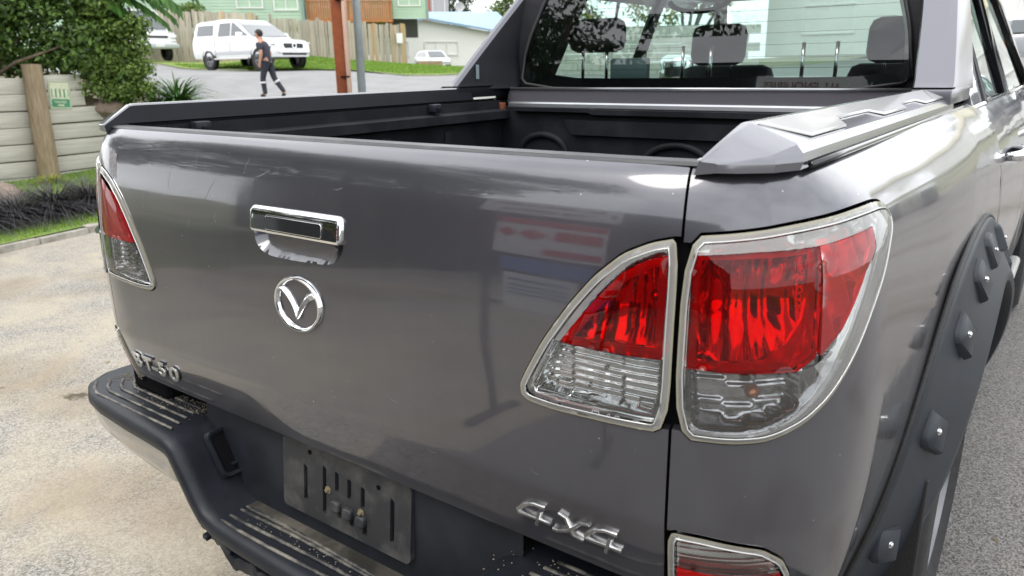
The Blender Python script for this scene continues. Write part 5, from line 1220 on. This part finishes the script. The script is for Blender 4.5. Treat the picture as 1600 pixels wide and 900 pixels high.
# recessed middle part behind the deck, then a second bay
m = wbox(gh, Lg+.1, Lg+4.7, -.6, 5.0, 2.3); window(gh, Lg+.9, Lg+2.3, 1.5, 3.2, 2.3, 1); window(gh, Lg+3.5, Lg+4.4, 1.5, 3.2, 2.3, 1)
m = MB(); m.box((Lg+2.4, 1.2, .62), (4.6, 2.3, .12)); m.build('deck_floor', DECKO, gh)
for x in (Lg+.3, Lg+2.4, Lg+4.6): m = MB(); m.box((x, .2, .9), (.12, .12, 3.2)); m.build('deck_post', DECKO, gh)
k = 0; x = Lg+.25
while x < Lg+4.65:
    m = MB(); m.box((x, .08, 1.10), (.085, .02, .98)); m.build('baluster', DECKO, gh); x += .115
m = MB(); m.box((Lg+2.4, .08, 1.62), (4.5, .10, .06)); m.build('handrail', DECKO, gh)
wbox(gh, Lg+4.75, Lg+6.6, .75, 5.0, .4); window(gh, Lg+5.1, Lg+6.2, 1.45, 3.0, .4, 1)
m = MB(); m.box((Lg+6.63, .38, 2.9), (.12, .12, 4.3)); m.build('corner_board', TEALG, gh)
m = MB(); m.box((Lg+3.0, 1.6, .3), (6.4, .2, 1.0)); m.build('foundation', mat('dark foundation', (.06, .06, .055), .9), gh)
m = MB(); m.add([(-10, -.7, 5.0), (Lg+7, -.7, 5.0), (Lg+7, 4, 7.0), (-10, 4, 7.0)], [(0, 1, 2, 3)]); m.add([(-10, 8.7, 5.0), (Lg+7, 8.7, 5.0), (Lg+7, 4, 7.0), (-10, 4, 7.0)], [(3, 2, 1, 0)]); m.build('roof', mat('dark roof', (.10, .10, .11), .6), gh)
m = MB(); m.box((Lg/2-1.5, 8, 2), (Lg+15, .2, 6)); m.build('rear_wall', MINT, gh)
# red and grey house peeping out
rh = empty('red_house', (-52.7, 58.2, 4.2), R(38), 'red and grey walled house in the gap right of the green house', 'house')
m = MB(); m.box((.0, 0, 3.3), (.8, .3, 3.8)); m.build('red_wall', mat('red wall', (.42, .07, .04), .6), rh)
m = MB(); m.box((1.3, .1, 3.3), (1.8, .3, 3.8)); m.build('grey_wall', mat('grey wall', (.38, .38, .40), .7), rh); window(rh, .7, 1.8, 2.2, 4.0, -.06, 0, False)
m = MB(); m.box((.8, 1.5, 5.3), (3.2, 4, .2)); m.build('roof', MATS['dark roof'], rh)
# white cottage with blue roof
cotA = Vector((-43.3, 44.9)); cot = empty('white_cottage', (cotA.x, cotA.y, 2.15), math.atan2(3.4, 2.0), 'low white cottage with a pale blue gabled roof beyond the paling fence', 'house')
CW = mat('white weatherboard', (.83, .83, .79), .6); BR = mat('blue roof', (.24, .36, .48), .45, var=.06, vs=2)
b = MB(); b.prism([(-.6, -1.5), (7.6, -1.5), (7.6, 1.45), (1.3, 2.40), (-.6, 1.65)], 0, .2); b.build('front_wall', CW, cot, fixn=True)
m = MB(); m.box((3.5, 4, .0), (8.1, 7.6, 2.8)); m.build('body', CW, cot)
m = MB()
for (x0, z0, x1, z1) in ((-1.0, 1.60, 1.3, 2.52),):
    m.add([(x0, -.5, z0), (x1, -.5, z1), (x1, 8, z1+.9), (x0, 8, z0+.9), (x0, -.5, z0-.14), (x1, -.5, z1-.14), (x1, 8, z1+.76), (x0, 8, z0+.76)], [(0, 1, 2, 3), (0, 4, 5, 1), (4, 7, 6, 5), (0, 3, 7, 4), (1, 5, 6, 2)])
m.add([(1.3, -.5, 2.52), (8.2, -.5, 1.45), (8.6, 5, 3.3), (1.6, 5, 3.2), (1.3, -.5, 2.38), (8.2, -.5, 1.31), (8.6, 5, 3.1), (1.6, 5, 3.0)], [(0, 1, 2, 3), (0, 4, 5, 1), (1, 5, 6, 2), (4, 7, 6, 5), (0, 3, 7, 4)]); m.build('roof', BR, cot); m = MB(); m.box((4.6, .8, 2.15), (.5, .5, .35)); m.build('vent', mat('orange vent', (.6, .35, .08), .6), cot)
window(cot, 1.5, 3.7, .25, 1.0, 0, 2); window(cot, .05, .35, .2, 1.0, 0, 0, False); cot.scale = (1.24, 1.24, 1.24)
# satellite dish
sd = empty('satellite_dish', (-46.8, 56.3, 5.9), R(38), 'small grey satellite dish above the blue roof', 'satellite dish')
m = MB(); m.lathe([(.0, .06), (.22, .03), (.42, -.08), (.43, -.09)], (0, 0, .9), 'Y', 18); m.build('dish', mat('dish grey', (.45, .45, .46), .5), sd, smooth=True); m = MB(); m.tube([(0, 0, -.6), (0, 0, .9)], .03, 8); m.build('mast', MATS['dish grey'], sd)
# small things on the verge
m = MB(); m.box((0, 0, .28), (1.25, .5, .62), bev=.02); bx = m.build('timber_box', mat('brown timber box', (.28, .20, .13), .8, var=.2, vs=3), autos=40); bx.location = (-27.1, 30.2, 1.18); bx.rotation_euler = (0, 0, R(58)); tag(bx, 'low brown timber box on the grass in front of the white cottage', 'box')
# trees and shrubs behind
rt = random.Random(77)
def tree(base, h, rx, n, size, m, label, seed, group=None, nc=26, cat='tree'):
    r = random.Random(seed); c = clump_set(r, (base[0], base[1], base[2]+h*.62), rx, rx, h*.36, nc, rx*.22, rx*.42); return bush('tree' if cat == 'tree' else 'shrub', base, c, n, size, m, label, cat, group, seed=seed, nstem=5, trunk_r=.12 if cat == 'tree' else .04)
tree((-33.4, 20.6, 3.0), 1.5, .75, 2600, .07, LF2, 'rounded green shrub against the mint green wall left of its window', 11, cat='shrub')
strap_clump('tall_weeds', (-26.3, 20.9, 2.95), 160, .75, .025, GRS, 'tall green weeds rising behind the fence below the deck, left of the poles', 'weeds', None, 90, 1)
strap_clump('tall_weeds', (-25.6, 22.6, 2.9), 130, .6, .025, GRS, 'green weeds behind the fence just left of the rusty pole', 'weeds', None, 91, 1)
strap_clump('tall_weeds', (-24.9, 24.6, 2.9), 220, .85, .03, AGA, 'dark green weeds behind the fence just right of the steel pole', 'weeds', None, 92, 1)
for i, (x, y, h, rx, m_, lb) in enumerate(((-58, 66, 9, 4.6, LFD, 'dark green tree behind the blue roof, nearest the red house'), (-50, 72, 10, 5.2, LF2, 'lighter green tree behind the blue roof, beside the truck pillar'), (-24, 44, 8, 3.6, LF3, 'yellow green tree seen through the cab of the truck, left one'), (-18, 42, 9, 4.0, LF3, 'yellow green tree seen through the cab of the truck, right one'), (-44, 40, 9, 4, LFD, 'dark tree behind the green house'), (-10, 58, 10, 5, LFD, 'dark tree far down the street, left side'), (3, 70, 11, 6, LFD, 'dark tree far down the street, right side'))):
    tree((x, y, terr(x, y)), h, rx, 11000 if i < 2 else 6500, .20 if i < 2 else .16, m_, lb, 100+i, nc=40 if i < 2 else 26)
# grey concrete block wall seen through the cab
bw = empty('block_wall', (-14.2, 22.5, .9), math.atan2(3, 4), 'pale block wall down the street seen through the rear window', 'wall'); BLK = mat('pale concrete block', (.50, .49, .43), .85, var=.1, vs=4)
for j in range(6):
    for i in range(9):
        m = MB(); m.box((i*.8+(.4 if j % 2 else 0), 0, .15+j*.30), (.785, .2, .285), bev=.006); m.build('block', BLK, bw)
# pale building down the street on the right, and a parked grey car in front of it
wb = empty('long_pale_building', (-10, 44, 1.7), 0, 'long pale building with a cream fascia far down the street', 'building')
m = MB(); m.box((9, 4, 2.6), (26, 8, 5.2)); m.build('wall', mat('pale wall', (.66, .66, .64), .7, var=.05, vs=1), wb)
m = MB(); m.box((9, -.2, 4.5), (26.4, .5, .5)); m.build('fascia', mat('cream yellow fascia', (.66, .60, .38), .6), wb)
for i in range(5): window(wb, -2+i*5, .6+i*5, 1.2, 2.6, 0, 1, False)

# big tree behind the photographer, its twigs show in the rear window
tree((-7.4, -7.2, 0), 9.5, 3.3, 26000, .085, LFD, 'large dark tree in front of the workshop, left of the notice boards', 301, nc=44)
tree((-12.5, -4.5, 0), 9.0, 3.2, 18000, .09, LFD, 'large dark tree at the left end of the workshop', 302, nc=40)
# fallen leaves and straw
rl_ = random.Random(8); m1 = MB(); 
for i in range(620):
    if i < 330: x, y = rl_.uniform(.98, 2.2), rl_.uniform(-1, 7)
    else: x, y = rl_.uniform(-5.5, -1.2), rl_.uniform(-.6, 4.5)
    a = rl_.uniform(0, 6.28); l_ = rl_.uniform(.006, .022); w_ = l_*rl_.uniform(.12, .4); dx, dy = math.cos(a), math.sin(a); z = .004
    m1.add([(x-dx*l_, y-dy*l_, z), (x+dy*w_, y-dx*w_, z+.003), (x+dx*l_, y+dy*l_, z+.001), (x-dy*w_, y+dx*w_, z+.002)], [(0, 1, 2, 3)])
o = m1.build('leaf_litter', leaf_mat('dry leaves', (.20, .13, .06), (.42, .32, .18), .1)); tag(o, 'dry leaves and straw scattered on the yard', 'leaves', None, 'stuff')

# dark damp stains on the forecourt (x, y, half length, half width, turn)
STAINS = [(-2.45, .567, .065, .038, .5), (-2.24, .24, .17, .05, .9), (-2.18, .50, .13, .035, .75), (-3.7, 1.25, .35, .06, .3), (-1.7, -.2, .12, .05, .6), (-3.0, .2, .25, .05, 1.0), (-4.6, .6, .4, .08, .9)]
SM = bpy.data.materials.new('damp stain'); SM.use_nodes = True; n_ = SM.node_tree; p_ = n_.nodes['Principled BSDF']; p_.inputs['Base Color'].default_value = (.10, .075, .045, 1); p_.inputs['Roughness'].default_value = .8
tr_ = n_.nodes.new('ShaderNodeBsdfTransparent'); mx_ = n_.nodes.new('ShaderNodeMixShader'); no_ = n_.nodes.new('ShaderNodeTexNoise'); no_.inputs['Scale'].default_value = 14; no_.inputs['Detail'].default_value = 6; tco_ = n_.nodes.new('ShaderNodeTexCoord'); rm_ = n_.nodes.new('ShaderNodeMapRange')
rm_.inputs['From Min'].default_value = .38; rm_.inputs['From Max'].default_value = .62; rm_.inputs['To Min'].default_value = .15; rm_.inputs['To Max'].default_value = .75
n_.links.new(tco_.outputs['Object'], no_.inputs[0]); n_.links.new(no_.outputs[0], rm_.inputs[0]); n_.links.new(rm_.outputs[0], mx_.inputs[0]); n_.links.new(tr_.outputs[0], mx_.inputs[1]); n_.links.new(p_.outputs[0], mx_.inputs[2]); n_.links.new(mx_.outputs[0], n_.nodes['Material Output'].inputs[0])
for k, (cx, cy, a, b, an) in enumerate(STAINS):
    rs = random.Random(k); ph = [rs.uniform(0, 6) for _ in range(4)]; P_ = []
    for i in range(48):
        t = 2*math.pi*i/48; q = 1+.18*math.sin(3*t+ph[0])+.12*math.sin(7*t+ph[1])+.07*math.sin(13*t+ph[2]); x, y = a*q*math.cos(t), b*q*math.sin(t); P_.append((cx+x*math.cos(an)-y*math.sin(an), cy+x*math.sin(an)+y*math.cos(an)))
    o = MB().add([(x, y, .004) for x, y in P_], [tuple(range(48))]).build('ground_stain', SM); o['kind'] = 'structure'
# ------------------------------------------------------------------ background vehicles (local +x = forward)
VW = mat('white car paint', (.74, .75, .76), .3, 0, coat=1, coat_r=.05); VG = mat('grey car paint', (.18, .19, .20), .3, .4, coat=1, coat_r=.05); VGL = mat('car glass', (.05, .06, .065), .04, 0, coat=1); VTR = mat('dark car trim', (.03, .03, .032), .5); LMP = mat('headlamp glass', (.6, .62, .62), .1, .6, coat=1); ORG = mat('indicator orange', (.55, .20, .05), .3)
def vehicle(name, loc, rz, label, cat, L_, W, prof, roof, wb, wr, paint, canopy=None, van=False, group=None):
    """prof: (x, z shoulder) along the body; roof: (x, z) outline of the greenhouse; wb: wheel x positions"""
    root = empty(name, loc, rz, label, cat, group); zb = .42
    secs = []
    for x, zs_, k in prof:
        w_ = W/2*k; secs.append([(x, -w_*.93, zb), (x, -w_*.99, zb+.15), (x, -w_, (zb+zs_)/2), (x, -w_*.975, zs_-.10), (x, -w_*.93, zs_), (x, 0, zs_+.03), (x, w_*.93, zs_), (x, w_*.975, zs_-.10), (x, w_, (zb+zs_)/2), (x, w_*.99, zb+.15), (x, w_*.93, zb)])
    V, F = loft(secs); MB().add(V, F).build('body', paint, root, autos=40, fixn=True)
    # greenhouse
    gs = []
    zt = max(z for x, z in roof); z0 = roof[0][1]
    low = [roof[0][0], roof[-1][0]]
    g = MB(); n = len(roof); hw = lambda z: W/2*(.93-.17*max(0, (z-z0)/(zt-z0)))
    V = [(x, -hw(z), z) for x, z in roof]+[(x, hw(z), z) for x, z in roof]
    F = [tuple(range(n)), tuple(reversed(range(n, 2*n)))]+[(i, n+i, n+(i+1) % n, (i+1) % n) for i in range(n)]
    g.add(V, F).build('cabin', paint, root, autos=30, fixn=True)
    def side_glass(x0, x1, x2, x3, za, zc_, s, nm='side_window', m_=VGL):
        V = [(x0, s*(hw(za)+.006), za), (x1, s*(hw(za)+.006), za), (x2, s*(hw(zc_)+.006), zc_), (x3, s*(hw(zc_)+.006), zc_)]
        MB().add(V, [(0, 1, 2, 3)] if s < 0 else [(3, 2, 1, 0)]).build(nm, m_, root)
    return root, hw, side_glass, zt, z0
def car_wheels(root, wb, W, wr):
    for x in wb:
        for s in (-1, 1):
            w_ = wheel(root, (x, s*(W/2-.11), wr), r=wr, wd=.22, sg=s, seg=20); w_.rotation_euler = (0, 0, R(90)*1); w_.scale = (1, 1, 1)
            w_.rotation_euler = (0, 0, R(90)) if s > 0 else (0, 0, R(90))
            m = MB(); m.lathe([(wr*1.16, -.012), (wr*1.16, .02), (wr*.2, .02), (wr*.2, -.012)], (x, s*(W/2-.015)-(.02 if s > 0 else 0), wr+.02), 'Y', 20); m.build('wheel_arch', VTR, root)
W = 1.85
z_ = terr(-23.1, 16.5)
ute, hw, sgl, zt, z0 = vehicle('parked_pickup_truck', (-23.1, 16.5, z_+.05), R(-1), 'white double cab pickup truck with a canopy parked on the verge behind the walking man', 'pickup truck', 5.3, W,
    [(-2.75, 1.10, .90), (-2.70, 1.16, .97), (-1.6, 1.17, 1), (0, 1.16, 1), (1.0, 1.13, 1), (1.3, 1.11, .99), (1.8, 1.06, .98), (2.15, 1.0, .95), (2.38, .92, .89), (2.50, .82, .80), (2.55, .66, .72)],
    [(-2.66, 1.13), (-2.63, 1.45), (-2.52, 1.72), (-2.30, 1.79), (-1.2, 1.82), (-.95, 1.84), (-.3, 1.84), (.02, 1.79), (.45, 1.60), (1.28, 1.12)], (-1.6, 1.6), .38, VW)
for s in (-1, 1):
    sgl(-2.45, -1.30, -1.32, -2.38, 1.27, 1.66, s, 'canopy_window'); sgl(-.98, -.16, -.18, -.90, 1.22, 1.70, s); sgl(-.10, .96, .02, -.10, 1.22, 1.70, s)
    m = MB(); m.box((.72, s*1.03, 1.24), (.14, .24, .18), bev=.04); m.build('wing_mirror', VW, ute, autos=40)
    m = MB(); m.box((0, s*.95, .40), (2.2, .16, .06), bev=.02); m.build('side_step', MATS['white aluminium step'], ute)
    m = MB(); m.box((0, s*.925, .62), (2.4, .014, .10), bev=.004); m.build('side_moulding', MATS['pale car moulding'] if 'pale car moulding' in MATS else mat('pale car moulding', (.42, .43, .45), .4), ute); m = MB(); m.box((2.33, s*.66, .88), (.22, .34, .14), bev=.03); m.build('headlamp', LMP, ute, autos=40)
for x in (-1.12, -.13): m = MB(); m.box((x, -.925, .86), (.012, .012, .6)); m.build('door_gap', VTR, ute)
V = [(.14, -.70, 1.737), (.14, .70, 1.737), (.45, .72, 1.60), (1.20, .80, 1.17), (1.20, -.80, 1.17), (.45, -.72, 1.60)]; MB().add([(x+.02, y, z+.012) for x, y, z in V], [(0, 5, 2, 1), (5, 4, 3, 2)]).build('windscreen', VGL, ute)
m = MB(); m.box((2.50, 0, .80), (.08, .85, .20), bev=.04); gr_ = m.build('grille', VTR, ute, autos=40)
m = MB(); m.lathe([(.10, 0), (.10, .02), (.07, .02), (.07, 0)], (2.55, 0, .81), 'X', 16); m.build('round_emblem', CHROME, gr_)
m = MB(); m.box((2.52, 0, .52), (.08, 1.1, .10), bev=.03); m.build('air_intake', VTR, ute, autos=40); m = MB(); m.box((2.575, 0, .62), (.012, .36, .12)); m.build('number_plate', WHITE, ute)
car_wheels(ute, (-1.6, 1.6), W, .385); ute.scale = (.92, .92, .92)
# white van behind it
zv = terr(-30.3, 15.9)
van, hw, sgl, zt, z0 = vehicle('parked_van', (-30.6, 16.1, zv+.05), R(-3), 'white van half hidden by the bush, parked behind the white pickup truck', 'van', 4.6, 1.70,
    [(-2.3, 1.10, .92), (-2.2, 1.15, 1), (1.2, 1.15, 1), (1.85, 1.10, .97), (2.2, 1.0, .92), (2.30, .80, .86)], [(-2.25, 1.12), (-2.2, 1.92), (-2.0, 2.0), (.7, 2.0), (1.0, 1.92), (1.75, 1.12)], (-1.4, 1.35), .31, VW)
for s in (-1, 1):
    sgl(-2.1, -.6, -.6, -2.05, 1.25, 1.80, s); sgl(-.5, .4, .4, -.5, 1.25, 1.80, s); sgl(.5, 1.45, .98, .5, 1.25, 1.80, s)
    m = MB(); m.box((2.20, s*.62, .86), (.20, .30, .20), bev=.03); m.build('headlamp', LMP, van, autos=40); m = MB(); m.box((2.24, s*.62, .68), (.12, .28, .07), bev=.02); m.build('indicator', ORG, van)
V = [(1.06, -.60, 1.88), (1.06, .60, 1.88), (1.72, .70, 1.18), (1.72, -.70, 1.18)]; MB().add([(x+.03, y, z+.012) for x, y, z in V], [(0, 3, 2, 1)]).build('windscreen', VGL, van)
m = MB(); m.box((2.28, 0, .86), (.06, .8, .10), bev=.02); m.build('grille', VTR, van); m = MB(); m.box((2.30, 0, .52), (.16, 1.6, .18), bev=.05); m.build('front_bumper', mat('pale grey bumper', (.42, .46, .46), .5), van, autos=40); m = MB(); m.box((2.39, 0, .55), (.012, .36, .12)); m.build('number_plate', WHITE, van)
car_wheels(van, (-1.4, 1.35), 1.70, .31)
# small white car by the cottage
def small_car(loc, rz, paint, label):
    c, hw, sgl, zt, z0 = vehicle('parked_car', loc, rz, label, 'car', 4.1, 1.68, [(-2.0, .80, .86), (-1.9, .95, .96), (-1.0, .95, 1), (.9, .93, 1), (1.6, .85, .95), (1.95, .72, .85), (2.02, .60, .78)], [(-1.85, .92), (-1.55, 1.30), (-1.1, 1.43), (.0, 1.45), (.35, 1.38), (1.15, .90)], (-1.25, 1.25), .30, paint)
    for s in (-1, 1): sgl(-1.55, -.55, -.55, -1.25, 1.0, 1.32, s); sgl(-.45, .78, .22, -.45, 1.0, 1.32, s); m = MB(); m.box((1.85, s*.60, .68), (.22, .3, .12), bev=.03); m.build('headlamp', LMP, c, autos=40); m = MB(); m.box((-1.95, s*.62, .75), (.10, .22, .18), bev=.02); m.build('tail_lamp', ORG, c)
    V = [(.40, -.55, 1.36), (.40, .55, 1.36), (1.08, .66, .96), (1.08, -.66, .96)]; MB().add([(x+.02, y, z+.012) for x, y, z in V], [(0, 3, 2, 1)]).build('windscreen', VGL, c)
    V = [(-1.88, -.62, .99), (-1.88, .62, .99), (-1.57, .55, 1.30), (-1.57, -.55, 1.30)]; MB().add([(x-.02, y, z+.01) for x, y, z in V], [(0, 1, 2, 3)]).build('rear_window', VGL, c)
    car_wheels(c, (-1.25, 1.25), 1.68, .30); return c
small_car((-38.6, 43.2, 1.22), R(-28), VW, 'small white hatchback in front of the white cottage, partly behind the timber box')
small_car((-.4, 24.0, terr(-.4, 24)+.02), R(100), VG, 'dark grey car parked down the street past the cab at the right edge')
small_car((5.5, 13.0, terr(5.5, 13)+.02), R(95), VW, 'white hatchback added out of view right of the truck, for its side to mirror')  # unseen car added to give the truck's side something to reflect
# ------------------------------------------------------------------ walking man
def skin_body(name, verts, edges, radii, m, parent, rootv=0, sub=2):
    me = bpy.data.meshes.new(name); me.from_pydata(verts, edges, []); me.materials.append(m); o = bpy.data.objects.new(name, me); COL.objects.link(o)
    o.modifiers.new('skin', 'SKIN'); 
    if not me.skin_vertices: 
        bpy.context.view_layer.objects.active = o
    for i, r in enumerate(radii):
        sv = me.skin_vertices[0].data[i]; sv.radius = (r if isinstance(r, tuple) else (r, r)); sv.use_root = (i == rootv)
    s = o.modifiers.new('sub', 'SUBSURF'); s.levels = sub; s.render_levels = sub
    o.parent = parent; return o
SKINM = mat('skin', (.45, .24, .16), .55); SHIRT = mat('navy t-shirt', (.035, .036, .055), .85, var=.2, vs=8); PANTS = mat('dark work trousers', (.022, .025, .034), .85, var=.2, vs=8); BOOT = mat('black boots', (.015, .015, .016), .6); HAIR = mat('dark hair', (.02, .015, .012), .7); REFB = mat('reflective tape', (.55, .56, .56), .4)
pz_ = terr(-16.42, 11.88)-.03; man = empty('person', (-16.26, 12.0, pz_), R(205), 'person in a navy t-shirt and dark work trousers with pale bands, walking across the street', 'person')
# local: +x = walking direction, z up; walks to the picture's left
J = dict(pel=(0, 0, .93), ch=(.05, 0, 1.18), up=(.10, 0, 1.38), nk=(.14, 0, 1.47), hd=(.19, 0, 1.57), tp=(.19, 0, 1.68),
         shl=(.10, .17, 1.38), ell=(.03, .22, 1.12), wrl=(.10, .21, .90), shr=(.10, -.17, 1.38), elr=(.02, -.23, 1.13), wrr=(.06, -.23, .90),
         hpl=(0, .09, .90), knl=(.13, .09, .50), anl=(.10, .09, .09), tol=(.24, .09, .05), hpr=(0, -.09, .90), knr=(-.10, -.09, .50), anr=(-.36, -.10, .13), tor=(-.28, -.10, .03))
K = list(J); ix = {k: i for i, k in enumerate(K)}
E_ = [('pel', 'ch'), ('ch', 'up'), ('up', 'nk'), ('nk', 'hd'), ('hd', 'tp'), ('up', 'shl'), ('shl', 'ell'), ('ell', 'wrl'), ('up', 'shr'), ('shr', 'elr'), ('elr', 'wrr'), ('pel', 'hpl'), ('hpl', 'knl'), ('knl', 'anl'), ('anl', 'tol'), ('pel', 'hpr'), ('hpr', 'knr'), ('knr', 'anr'), ('anr', 'tor')]
rad = dict(pel=(.12, .10), ch=(.13, .11), up=(.12, .10), nk=.055, hd=.088, tp=.06, shl=.062, ell=.045, wrl=.030, shr=.062, elr=.045, wrr=.030, hpl=.085, knl=.055, anl=.038, tol=.03, hpr=.085, knr=.055, anr=.038, tor=.03)
verts = [J[k] for k in K]; edges = [(ix[a], ix[b]) for a, b in E_]; radii = [rad[k] for k in K]
for sd in ('l', 'r'):
    w_ = Vector(J['wr'+sd]); s = 1 if sd == 'l' else -1; k0 = len(verts); verts.append(tuple(w_+Vector((.015, 0, -.07)))); radii.append((.022, .034)); edges.append((ix['wr'+sd], k0))
    for i in range(4):
        a = len(verts); l_ = (.045, .052, .048, .036)[i]; x = .030-i*.018; verts += [tuple(w_+Vector((.015+x, 0, -.085))), tuple(w_+Vector((.020+x, s*-.006, -.085-l_*.6))), tuple(w_+Vector((.018+x, s*-.016, -.085-l_)))]; radii += [.009, .0085, .007]; edges += [(k0, a), (a, a+1), (a+1, a+2)]
    a = len(verts); verts += [tuple(w_+Vector((.045, 0, -.045))), tuple(w_+Vector((.058, s*-.008, -.085)))]; radii += [.010, .008]; edges += [(k0, a), (a, a+1)]
body = skin_body('body', verts, edges, radii, SKINM, man)
def cloth(name, ks, es, ex, m, over=None):
    v = []; r_ = []; 
    for k in ks:
        v.append(over[k] if over and k in over else J[k]); q = rad[k]; r_.append(tuple(x+ex for x in q) if isinstance(q, tuple) else q+ex)
    ii = {k: i for i, k in enumerate(ks)}; return skin_body(name, v, [(ii[a], ii[b]) for a, b in es], r_, m, man)
cloth('t_shirt', ['pel', 'ch', 'up', 'shl', 'ell', 'shr', 'elr'], [('pel', 'ch'), ('ch', 'up'), ('up', 'shl'), ('shl', 'ell'), ('up', 'shr'), ('shr', 'elr')], .028, SHIRT, dict(ell=tuple((Vector(J['shl'])*.25+Vector(J['ell'])*.75)), elr=tuple((Vector(J['shr'])*.25+Vector(J['elr'])*.75)), pel=(0, 0, .86)))
cloth('trousers', ['pel', 'hpl', 'knl', 'anl', 'hpr', 'knr', 'anr'], [('pel', 'hpl'), ('hpl', 'knl'), ('knl', 'anl'), ('pel', 'hpr'), ('hpr', 'knr'), ('knr', 'anr')], .022, PANTS, dict(pel=(0, 0, .99)))
for sd in ('l', 'r'):
    cloth('boot', ['an'+sd, 'to'+sd], [('an'+sd, 'to'+sd)], .018, BOOT)
    a, b = Vector(J['kn'+sd]), Vector(J['an'+sd]); p, q = a*.80+b*.20, a*.68+b*.32; m = MB(); m.tube([p, q], .092, 14); m.build('reflective_band', REFB, man, smooth=True)
m = MB(); bm = bmesh.new(); bmesh.ops.create_uvsphere(bm, u_segments=18, v_segments=12, radius=1)
V = [(v.co.x*.112+.165, v.co.y*.092, v.co.z*.105+1.625) for v in bm.verts]; Fq = [[v.index for v in f.verts] for f in bm.faces]; bm.free(); keep = [f for f in Fq if not (sum(V[i][0] for i in f)/len(f) > .215 and sum(V[i][2] for i in f)/len(f) < 1.655)]; MB().add(V, keep).build('hair', HAIR, man, smooth=True)
m = MB()
for s in (-1, 1): m.box((.262, s*.032, 1.60), (.012, .022, .012), bev=.004)
m.build('eyes', BLACK, man); m = MB(); m.prism([(.262, 1.60), (.292, 1.565), (.262, 1.555)], -.012, .012, 'Y'); m.build('nose', SKINM, man, fixn=True); m = MB(); m.box((.264, 0, 1.525), (.012, .045, .010), bev=.004); m.build('mouth', mat('lips', (.35, .14, .11), .6), man)
for s in (-1, 1): m = MB(); m.box((.175, s*.088, 1.585), (.035, .014, .055), bev=.006); m.build('ear', SKINM, man)
# ------------------------------------------------------------------ what stands behind the photographer and shows in the paint
WSH = mat('workshop dark wall', (.075, .078, .085), .6, var=.1, vs=1); WSI = mat('workshop shade', (.03, .03, .033), .9)
ws = empty('workshop', (-5.5, -9.0, 0), 0, 'dark workshop building behind the photographer, mirrored in the tailgate', 'building')
m = MB(); m.box((1.5, -3, 2.05), (19, 6, 4.1)); m.build('wall', WSH, ws); m = MB(); m.box((1.5, -2.9, 4.22), (17.6, 6.6, .14)); m.build('roof', mat('workshop roof', (.28, .29, .30), .5, .3), ws)
for x in (-4.5, .5, 5.5): m = MB(); m.box((x, .03, 1.5), (3.6, .05, 3.0)); m.build('open_bay_shade', WSI, ws)  # flat dark panels: the shade of open bays put into the colour
SWH = mat('white sign face', (.78, .78, .78), .4); SRD = mat('sign red', (.55, .03, .03), .4); SBK = mat('sign dark red', (.25, .03, .04), .5); SBL = mat('sign blue', (.06, .16, .45), .4)
def sign_board(name, c, wd, ht, rz, label, rows, face=None, tilt=0):
    root = empty(name, c, rz, label, 'sign'); m = MB(); m.box((0, 0, 0), (wd, .03, ht), bev=.004); m.build('panel', face or SWH, root)
    for txt, x, z, size, mm in rows:
        if txt == 'ARROW': b = MB(); b.prism([(x+size, z), (x, z+size*.8), (x, z-size*.8)], .016, .022, 'Y'); b.build('arrow', mm, root, fixn=True)
        elif txt == 'BAR': b = MB(); b.box((x, .018, z), size+(0,)[:0] if False else (size[0], .008, size[1])); b.build('bar', mm, root)
        elif txt == 'DIA': b = MB(); b.prism([(x-size, z), (x, z+size), (x+size, z), (x, z-size)], .016, .022, 'Y'); b.build('diamond', mm, root, fixn=True)
        else:
            t = text_mesh(txt, size, .002, 0, align='CENTER'); t.v = [(-(a)+x, .020+e, b+z-size*.35) for a, b, e in t.v]; t.f = [f[::-1] for f in t.f]; t.build('lettering', mm, root)
    return root
# notice boards on a frame a step behind the tailgate: they show, mirrored, in the gate and in the rear window
fr_ = empty('sign_stand', (-.50, -1.60, 0), 0, 'black steel frame on two legs carrying the notice boards behind the tailgate', 'sign stand')
for x in (-.30, .30): m = MB(); m.box((x, -.02, .92), (.035, .035, 1.84), bev=.004); m.build('leg', VTR, fr_); m = MB(); m.box((x, -.02, .015), (.05, .45, .03), bev=.006); m.build('foot', VTR, fr_)
for z in (.72, 1.30, 1.75): m = MB(); m.box((0, -.02, z), (.60, .025, .03)); m.build('rail', VTR, fr_)
sign_board('notice_board', (-.50, -1.575, 1.69), .74, .25, 0, 'white notice board with dark red lettering ALL ENQUIRIES TO OFFICE and an arrow', [('ALL ENQUIRIES', -.05, .055, .078, SBK), ('TO OFFICE', -.05, -.055, .078, SBK), ('ARROW', .27, 0, .06, SBK)])
sign_board('hazard_board', (-.48, -1.575, 1.31), .50, .38, 0, 'white board with red bars and two red diamonds under the enquiries notice', [('BAR', 0, .155, (.49, .06), SRD), ('BAR', .13, .04, (.20, .09), SRD), ('DIA', -.06, .03, .055, SRD), ('DIA', -.18, .03, .05, SRD), ('BAR', .12, -.13, (.25, .06), SRD)])
sign_board('blue_board', (-.48, -1.575, 1.04), .40, .10, 0, 'narrow blue board between the red and white board and the paper', [], face=SBL)
sign_board('paper_notice', (-.50, -1.575, .84), .32, .26, 0, 'white sheet of small print, lowest on the notice frame', [('BAR', 0, .09, (.26, .008), SBL), ('BAR', 0, .05, (.26, .006), SBL), ('BAR', 0, .02, (.26, .006), SBL), ('BAR', 0, -.01, (.26, .006), SBL)])
